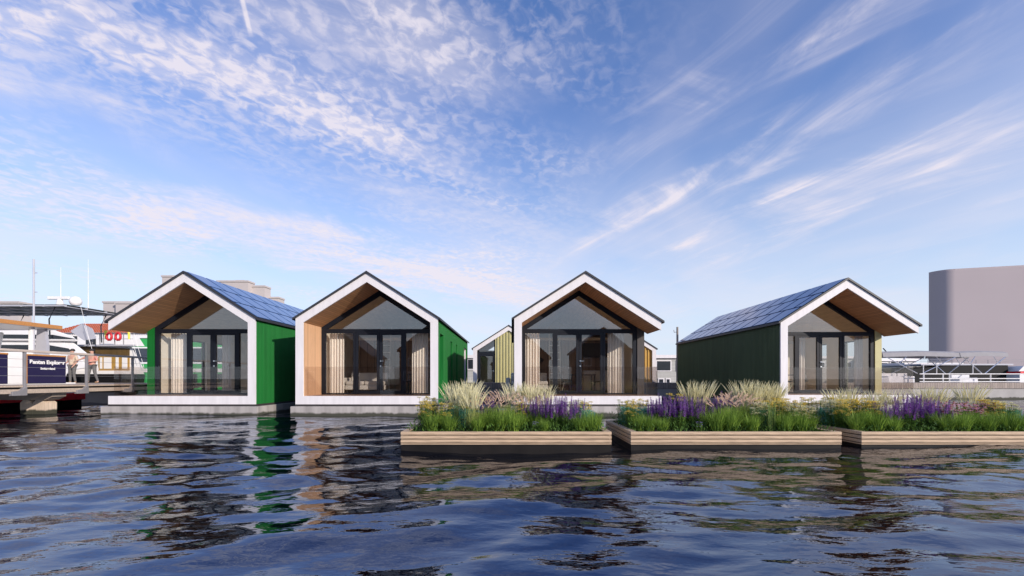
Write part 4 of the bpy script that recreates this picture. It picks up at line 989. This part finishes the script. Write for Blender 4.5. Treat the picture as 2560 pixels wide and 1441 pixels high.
obj('hull', MB().xz([(X(2516),Z(934)),(X(2700),Z(934)),(X(2700),Z(926)),(X(2516),Z(930))], 20, 24), M['red'], Rd)
obj('cabin', MB().xz([(X(2522),Z(929)),(X(2700),Z(926)),(X(2700),Z(912)),(X(2535),Z(916))], 20.3, 23.5), M['boatwhite'], Rd)
obj('lower_hull', MB().box(X(2516), X(2700), 20.05, 24, -.3, Z(934.2)), M['boatwhite'], Rd)

# ------------------------------------------------------------------ people
def skin_obj(name, verts, edges, radii, m, parent, root=0, sub=2):
    me = bpy.data.meshes.new(name); me.from_pydata(verts, edges, [])
    bm = bmesh.new(); bm.from_mesh(me); sk = bm.verts.layers.skin.verify(); bm.verts.ensure_lookup_table()
    for v, r in zip(bm.verts, radii): v[sk].radius = (r, r) if not isinstance(r, tuple) else r; v[sk].use_root = False
    bm.verts[root][sk].use_root = True; bm.to_mesh(me); bm.free()
    o = bpy.data.objects.new(name, me); COL.objects.link(o); o.parent = parent; me.materials.append(m)
    o.modifiers.new('skin', 'SKIN').use_smooth_shade = True
    ss = o.modifiers.new('sub', 'SUBSURF'); ss.levels = sub; ss.render_levels = sub
    return o
def person(loc, label, shirt, pose):
    t = thing('person', label, 'person', loc)
    V, E, Rr, I = [], [], [], {}
    def add(n, p, r, par=None):
        I[n] = len(V); V.append(p); Rr.append(r)
        if par: E.append((I[par], I[n]))
    add('pelvis', (0,0,.95), .115); add('waist', (0,0,1.10), .12, 'pelvis'); add('chest', (0,-.01,1.32), .145, 'waist'); add('neck', (0,0,1.50), .055, 'chest')
    add('head0', (0,-.01,1.58), .075, 'neck'); add('head1', (0,-.015,1.66), .09, 'head0'); add('head2', (0,-.005,1.73), .075, 'head1')
    for s, nm in ((-1,'l'), (1,'r')):
        leg = pose['leg'+nm]; arm = pose['arm'+nm]
        add('hip'+nm, (s*.10,0,.88), .095, 'pelvis'); add('knee'+nm, leg[0], .06, 'hip'+nm); add('ank'+nm, leg[1], .042, 'knee'+nm)
        add('toe'+nm, (leg[1][0]+pose['f'][0]*.15, leg[1][1]+pose['f'][1]*.15, .03), .035, 'ank'+nm)
        add('sh'+nm, (s*.19,0,1.41), .065, 'chest'); add('el'+nm, arm[0], .043, 'sh'+nm); add('wr'+nm, arm[1], .028, 'el'+nm)
        d = (Vector(arm[1])-Vector(arm[0])).normalized(); sd = d.cross(Vector((0,0,1)))
        sd = sd.normalized() if sd.length > .1 else Vector((1,0,0)); w = Vector(arm[1])
        add('palm'+nm, tuple(w+d*.07), .03, 'wr'+nm)
        for k, ln in enumerate((.06,.075,.08,.07)):
            b0 = w+d*.10+sd*(k-1.5)*.018; add(f'f{nm}{k}', tuple(b0), .009, 'palm'+nm); add(f'g{nm}{k}', tuple(b0+d*ln+Vector((0,0,-.015))), .008, f'f{nm}{k}')
        add('th'+nm, tuple(w+d*.07-sd*.055), .01, 'palm'+nm)
    skin_obj('body', V, E, Rr, M['skin'], t)
    def sub(names, scale, nm, m):
        idx = [I[n] for n in names]; mp = {a: i for i, a in enumerate(idx)}
        skin_obj(nm, [V[i] for i in idx], [(mp[a], mp[b]) for a, b in E if a in mp and b in mp], [Rr[i]*scale for i in idx], m, t)
    sub(['pelvis','hipl','kneel','ankl','hipr','kneer','ankr'], 1.12, 'trousers', M['trouser'])
    sub(['waist','pelvis','chest','shl','ell','shr','elr'], 1.13, 'shirt', shirt)
    sub(['ankl','toel'], 1.35, 'shoe', M['shoe']); sub(['ankr','toer'], 1.35, 'shoe', M['shoe'])
    obj('hair', MB().ball((0,.012,1.70), .105, .95, 1.02, .95, n=16, m=10, zmin=-.35), M['hair'], t, local=True, smooth=True)
    fm = MB(); f = pose['f']
    fm.ball((f[0]*.10, f[1]*.10-.01, 1.645), .018, n=8, m=6)
    obj('nose', fm, M['skin'], t, local=True, smooth=True)
person((wx(181,23.4), 8.4, 1.0), 'person in beige shirt and grey trousers standing beside the lettered transom', M['shirt_beige'],
       dict(f=(.6,-.8), legl=((-.10,-.02,.48),(-.11,0,.07)), legr=((.12,-.05,.48),(.14,.02,.07)), arml=((-.26,.02,1.12),(-.18,-.18,1.02)), armr=((.27,.0,1.13),(.25,-.16,.95))))
person((wx(230,23.4), 8.4, 1.0), 'person in salmon shirt leaning forward and reaching out an arm on the quay', M['shirt_pink'],
       dict(f=(-.95,-.3), legl=((-.12,-.06,.50),(-.2,0,.07)), legr=((.16,0,.50),(.30,.02,.08)), arml=((-.42,-.08,1.28),(-.66,-.14,1.16)), armr=((.30,-.03,1.17),(.12,-.2,1.12))))

# ------------------------------------------------------------------ opposite bank (what the windows reflect)
for i, (x, w, e, r_, dpt) in enumerate(((-24,9,4.2,8.0,-44),(-12,8,5.2,8.6,-46),(0.5,9,4.0,8.2,-43),(13,8,5.0,8.4,-46),(25,9,4.4,7.8,-44))):
    t = thing('brick_house', ['low brick house on the far left of the opposite bank','taller brick house second on the opposite bank','low brick house in the middle of the opposite bank','taller brick house fourth on the opposite bank','low brick house on the far right of the opposite bank'][i], 'house', (x, dpt, 0), 'brick houses on the opposite bank')
    obj('wall', MB().box(-w/2, w/2, -7, 0, 0, e).xz([(-w/2,e),(w/2,e),(0,r_-.2)], -7, 0), M['brick'], t, local=True)
    obj('roof', MB().xz([(-w/2-.3,e-.15),(0,r_-.1),(w/2+.3,e-.15),(w/2+.3,e+.15),(0,r_+.2),(-w/2-.3,e+.15)], -7.3, .3), M['rooftrim'], t, local=True)
    for k in (-1, 0, 1):
        for zz in (1.0, 3.0):
            if zz+1.2 < e: 
                f = obj('window', MB().box(k*w*.28-.55, k*w*.28+.55, .005, .06, zz, zz+1.2), M['white'], t, local=True)
                obj('pane', MB().box(k*w*.28-.45, k*w*.28+.45, .062, .08, zz+.1, zz+1.1), M['boatdark'], f, local=True)
struct('bank', MB().box(-900, 900, -900, -42, -.5, .4), M['land'])
struct('far_shore', MB().box(-1500, 1500, 64, 2500, -.5, .5), M['land'])

# ------------------------------------------------------------------ water
def graded(lo, hi, c, d0, g, gfar, near):
    a = [c]
    while a[-1] < hi:
        x = a[-1]; s = d0+g*max(0, x-c) if x-c < near else (d0+g*near)+gfar*(x-c-near); a.append(x+s)
    b = [c]
    while b[-1] > lo:
        x = c-b[-1]; s = d0+g*max(0, x) if x < near else (d0+g*near)+gfar*(x-near); b.append(b[-1]-s)
    return np.array(b[::-1][:-1]+a)
gx = graded(-1200, 1200, 0., .035, .009, .35, 32)
gy_f = [-13.6]
while gy_f[-1] < 2500:
    d = gy_f[-1]+15; gy_f.append(gy_f[-1]+(.011+.0075*d if d < 60 else .46+.3*(d-60)))
gy_b = [-13.6]
while gy_b[-1] > -60: gy_b.append(gy_b[-1]-(.03+.12*(-13.6-gy_b[-1])))
gy = np.array(gy_b[::-1][:-1]+gy_f)
XX, YY = np.meshgrid(gx, gy)
cell = np.maximum(np.gradient(gx)[None, :]*np.ones_like(XX)*.8, np.gradient(gy)[:, None]*np.ones_like(YY))
ZZ = np.zeros_like(XX); rng = np.random.RandomState(4)
WAVE = 1.08
specs = []
for i in range(70):
    lam = .17*(8.0/.17)**((i+rng.rand())/70); ang = R(90+16)+rng.randn()*R(30)
    sl = .0155*(1.25 if .45 < lam < 1.6 else 1.0 if lam < 2.5 else (2.5/lam)**.5)*(1.0 if lam > .5 else (lam/.5)**.3)
    specs.append((lam, ang, sl*WAVE*(.6+.8*rng.rand()), rng.rand()*6.283))
gust = .75+.45*np.sin(XX*.21+YY*.13+1.)*np.sin(YY*.33-XX*.11+.4)
for lam, ang, sl, ph in specs:
    k = 2*math.pi/lam; w = np.clip((lam/cell-2.2)/2.5, 0, 1)
    fx = .35*np.sin(XX*.9/lam**.5+ph*3)+.35*np.sin(YY*.7/lam**.5+ph*5)
    t_ = k*(XX*math.cos(ang)+YY*math.sin(ang))+ph+fx
    ZZ += w*(sl/k)*np.sin(t_)*(gust if lam < 2 else 1)
ny_, nx_ = XX.shape
me = bpy.data.meshes.new('water')
me.vertices.add(nx_*ny_); me.vertices.foreach_set('co', np.stack([XX, YY, ZZ], -1).astype(np.float32).ravel())
ii = np.arange(nx_*ny_).reshape(ny_, nx_)
qd = np.stack([ii[:-1,:-1], ii[:-1,1:], ii[1:,1:], ii[1:,:-1]], -1).reshape(-1, 4).astype(np.int32)
nf = len(qd)
me.loops.add(nf*4); me.loops.foreach_set('vertex_index', qd.ravel())
me.polygons.add(nf); me.polygons.foreach_set('loop_start', np.arange(nf, dtype=np.int32)*4); me.polygons.foreach_set('loop_total', np.full(nf, 4, dtype=np.int32))
me.update(calc_edges=True); me.polygons.foreach_set('use_smooth', np.ones(nf, dtype=bool))
wm, nt, b = new_mat('harbour_water')
b.inputs['Base Color'].default_value = (.0004,.001,.004,1); b.inputs['Roughness'].default_value = .015; b.inputs['IOR'].default_value = 2.7; b.inputs['Specular Tint'].default_value = (.38,.53,.84,1)
tc = N(nt, 'ShaderNodeTexCoord'); mp = N(nt, 'ShaderNodeMapping'); mp.inputs['Scale'].default_value = (1,1.9,1); mp.inputs['Rotation'].default_value = (0,0,R(12))
nt.links.new(tc.outputs['Object'], mp.inputs[0])
n1 = N(nt, 'ShaderNodeTexNoise'); n1.inputs['Scale'].default_value = 4.2; n1.inputs['Detail'].default_value = 3; n1.inputs['Roughness'].default_value = .45
nt.links.new(mp.outputs[0], n1.inputs['Vector'])
bp = N(nt, 'ShaderNodeBump'); bp.inputs['Strength'].default_value = .22; bp.inputs['Distance'].default_value = .03
nt.links.new(n1.outputs['Fac'], bp.inputs['Height']); nt.links.new(bp.outputs[0], b.inputs['Normal'])
me.materials.append(wm)
wo = bpy.data.objects.new('water', me); COL.objects.link(wo); wo['kind'] = 'structure'

# ------------------------------------------------------------------ sky, sun, camera
SUN = Vector((1.12, -1.0, .56)).normalized()
el = math.asin(SUN.z); az = math.atan2(SUN.x, SUN.y)
w = bpy.data.worlds.new('World'); scene.world = w; w.use_nodes = True
nt = w.node_tree; bg = nt.nodes['Background']
sky = N(nt, 'ShaderNodeTexSky', sky_type='NISHITA'); sky.sun_disc = False; sky.sun_elevation = el; sky.sun_rotation = az
sky.ozone_density = 3.0; sky.air_density = 1.0; sky.dust_density = .6
def mth(op, a, b=None, c=None, clamp=False):
    n = N(nt, 'ShaderNodeMath', operation=op, use_clamp=clamp)
    for i, q in enumerate((a, b, c)):
        if q is None: continue
        if isinstance(q, (int, float)): n.inputs[i].default_value = q
        else: nt.links.new(q, n.inputs[i])
    return n.outputs[0]
def sstep(v, a, b):
    n = N(nt, 'ShaderNodeMapRange', interpolation_type='SMOOTHSTEP'); nt.links.new(v, n.inputs[0]); n.inputs[1].default_value = a; n.inputs[2].default_value = b
    return n.outputs[0]
tc = N(nt, 'ShaderNodeTexCoord'); sx = N(nt, 'ShaderNodeSeparateXYZ'); nt.links.new(tc.outputs['Generated'], sx.inputs[0])
zc = mth('ADD', mth('MAXIMUM', sx.outputs['Z'], 0.), .10)
u = mth('DIVIDE', sx.outputs['X'], zc); v = mth('DIVIDE', sx.outputs['Y'], zc)
def comb(a, b):
    n = N(nt, 'ShaderNodeCombineXYZ'); nt.links.new(a, n.inputs[0]); nt.links.new(b, n.inputs[1]); return n.outputs[0]
uv = comb(u, v)
def noise(vec, scale, sc=(1,1,1), rot=0, loc=(0,0,0), det=5, rough=.55, dist=0):
    m = N(nt, 'ShaderNodeMapping'); m.inputs['Scale'].default_value = sc; m.inputs['Rotation'].default_value = (0,0,rot); m.inputs['Location'].default_value = loc
    m.vector_type = 'POINT'
    r1 = N(nt, 'ShaderNodeVectorRotate', rotation_type='Z_AXIS'); r1.inputs['Angle'].default_value = rot
    nt.links.new(vec, r1.inputs['Vector']); m.inputs['Rotation'].default_value = (0,0,0); nt.links.new(r1.outputs[0], m.inputs['Vector'])
    n = N(nt, 'ShaderNodeTexNoise'); n.inputs['Scale'].default_value = scale; n.inputs['Detail'].default_value = det; n.inputs['Roughness'].default_value = rough; n.inputs['Distortion'].default_value = dist
    nt.links.new(m.outputs[0], n.inputs['Vector']); return n.outputs['Fac']
sl_ = noise(uv, 2.2, (1.7,.34,1), R(58), (1.3,4.1,0), 9, .62, .8)
sr_ = noise(uv, 2.3, (1.8,.42,1), R(-24), (5.3,2.6,0), 9, .60, 1.3)
puff = noise(uv, 25., (1,.8,1), R(35), (0,0,0), 4, .55, .5)
pband = noise(uv, 1.5, (1.1,.55,1), R(58), (7.2,2.2,0), 4, .55, .6)
brk = noise(uv, 2.2, (.9,.8,1), R(30), (9.1,4.7,0), 6, .62, 1.0)
soft = noise(uv, 1.1, (1,.6,1), R(25), (2.1,8.7,0), 4, .5, .5)
def band(p0, p1, w, end=.25):
    (a0, b0), (a1, b1) = p0, p1; ln = math.hypot(a1-a0, b1-b0); tx, ty = (a1-a0)/ln, (b1-b0)/ln
    t = mth('ADD', mth('MULTIPLY', u, tx), mth('MULTIPLY_ADD', v, ty, -(a0*tx+b0*ty)))
    d = mth('ADD', mth('MULTIPLY', u, -ty), mth('MULTIPLY_ADD', v, tx, a0*ty-b0*tx))
    d = mth('ABSOLUTE', mth('ADD', d, mth('MULTIPLY', mth('SUBTRACT', brk, .5), w*2.4)))
    return mth('MULTIPLY', sstep(d, w, 0.), mth('MULTIPLY', sstep(t, -end*ln, end*ln), sstep(t, ln*(1+end), ln*(1-end))))
def add(*q):
    r = q[0]
    for x in q[1:]: r = mth('ADD', r, x)
    return r
side = sstep(mth('ADD', u, mth('MULTIPLY', v, .05)), .0, .7)            # 0 = mackerel cloud at left, 1 = combed cirrus at right
lft = mth('SUBTRACT', 1., side)
tex_l = mth('ADD', mth('MULTIPLY', sstep(sl_, .33, .72), .75), mth('MULTIPLY', sstep(puff, .34, .66), .26))
tex_r = mth('MULTIPLY', sstep(sr_, .28, .82), mth('MULTIPLY_ADD', sstep(brk, .36, .66), .8, .2))
L_ = add(mth('MULTIPLY', band((-1.6,.94), (-.38,1.55), .30), .95), mth('MULTIPLY', band((-1.95,1.9), (.10,3.30), .55), 1.35), mth('MULTIPLY', band((-1.0,2.6), (.6,4.3), .6), .7), mth('MULTIPLY', band((-.6,.9), (-.05,1.35), .35), .5), mth('MULTIPLY', band((-.9,1.4), (.2,2.4), .40), .7))
R_ = add(mth('MULTIPLY', band((.25,1.72), (.88,1.02), .13), .8), mth('MULTIPLY', band((.40,2.6), (1.15,1.15), .20), .85), mth('MULTIPLY', band((1.15,2.75), (1.62,1.35), .26), .9), mth('MULTIPLY', band((.8,2.9), (1.5,1.05), .16), .75), mth('MULTIPLY', band((.3,1.15), (.75,1.5), .14), .3))
c_l = mth('MULTIPLY', L_, tex_l); c_r = mth('MULTIPLY', R_, tex_r)
c_p = mth('MULTIPLY', lft, mth('MULTIPLY', sstep(puff, .40, .70), sstep(pband, .42, .66)))
veil = mth('MULTIPLY', sstep(soft, .34, .70), .32)
den = add(mth('MULTIPLY', c_l, .85), mth('MULTIPLY', c_r, 1.25), mth('MULTIPLY', c_p, .40), veil, mth('MULTIPLY', mth('MULTIPLY', side, sstep(sr_, .50, .85)), .30))
den = mth('MULTIPLY', den, mth('SUBTRACT', 1., mth('MULTIPLY', sstep(sx.outputs['Z'], .60, .85), .65)))
# contrail
cd = mth('ABSOLUTE', mth('SUBTRACT', mth('ADD', u, mth('MULTIPLY', v, .373)), -.230))
den = mth('ADD', den, mth('MULTIPLY', mth('MULTIPLY', sstep(cd, .008, .002), sstep(v, 1.125, 1.08)), .45))
horz = sstep(sx.outputs['Z'], .0, .12)
den = mth('MULTIPLY', mth('MINIMUM', den, .90), mth('ADD', mth('MULTIPLY', horz, .85), .15))
SKYS = .15
tint = N(nt, 'ShaderNodeMix', data_type='RGBA', blend_type='MULTIPLY'); tint.inputs[0].default_value = 1; tint.inputs[7].default_value = (1.02,1.12,1.46,1)
nt.links.new(sky.outputs[0], tint.inputs[6])
mx = N(nt, 'ShaderNodeMix', data_type='RGBA'); nt.links.new(den, mx.inputs[0])
hz = N(nt, 'ShaderNodeMix', data_type='RGBA'); nt.links.new(mth('MULTIPLY', sstep(sx.outputs['Z'], .55, -.03), .93), hz.inputs[0])
nt.links.new(tint.outputs[2], hz.inputs[6]); hz.inputs[7].default_value = (.74/SKYS, .84/SKYS, .96/SKYS, 1)
nt.links.new(hz.outputs[2], mx.inputs[6])
mx.inputs[7].default_value = (.88/SKYS, .82/SKYS, .90/SKYS, 1)
nt.links.new(mx.outputs[2], bg.inputs['Color']); bg.inputs['Strength'].default_value = SKYS
sl = bpy.data.lights.new('sun', 'SUN'); sl.energy = 4.7; sl.angle = R(.5); sl.color = (1, .90, .80)
so = bpy.data.objects.new('sun', sl); COL.objects.link(so); so.rotation_euler = (-SUN).to_track_quat('-Z', 'Y').to_euler(); so.location = (30, -30, 30)
cam = bpy.data.cameras.new('camera'); cam.sensor_width = 36; cam.sensor_fit = 'HORIZONTAL'; cam.lens = 36*FPX/2560; cam.shift_y = 226.5/2560
cam.clip_start = .1; cam.clip_end = 6000
co = bpy.data.objects.new('camera', cam); COL.objects.link(co); co.location = (0, -CAM_D, CAM_H); co.rotation_euler = (R(90), 0, 0)
scene.camera = co
vs_ = scene.view_settings; vs_.view_transform = 'Standard'; vs_.look = 'None'; vs_.exposure = 0; vs_.gamma = 1; vs_.use_curve_mapping = False
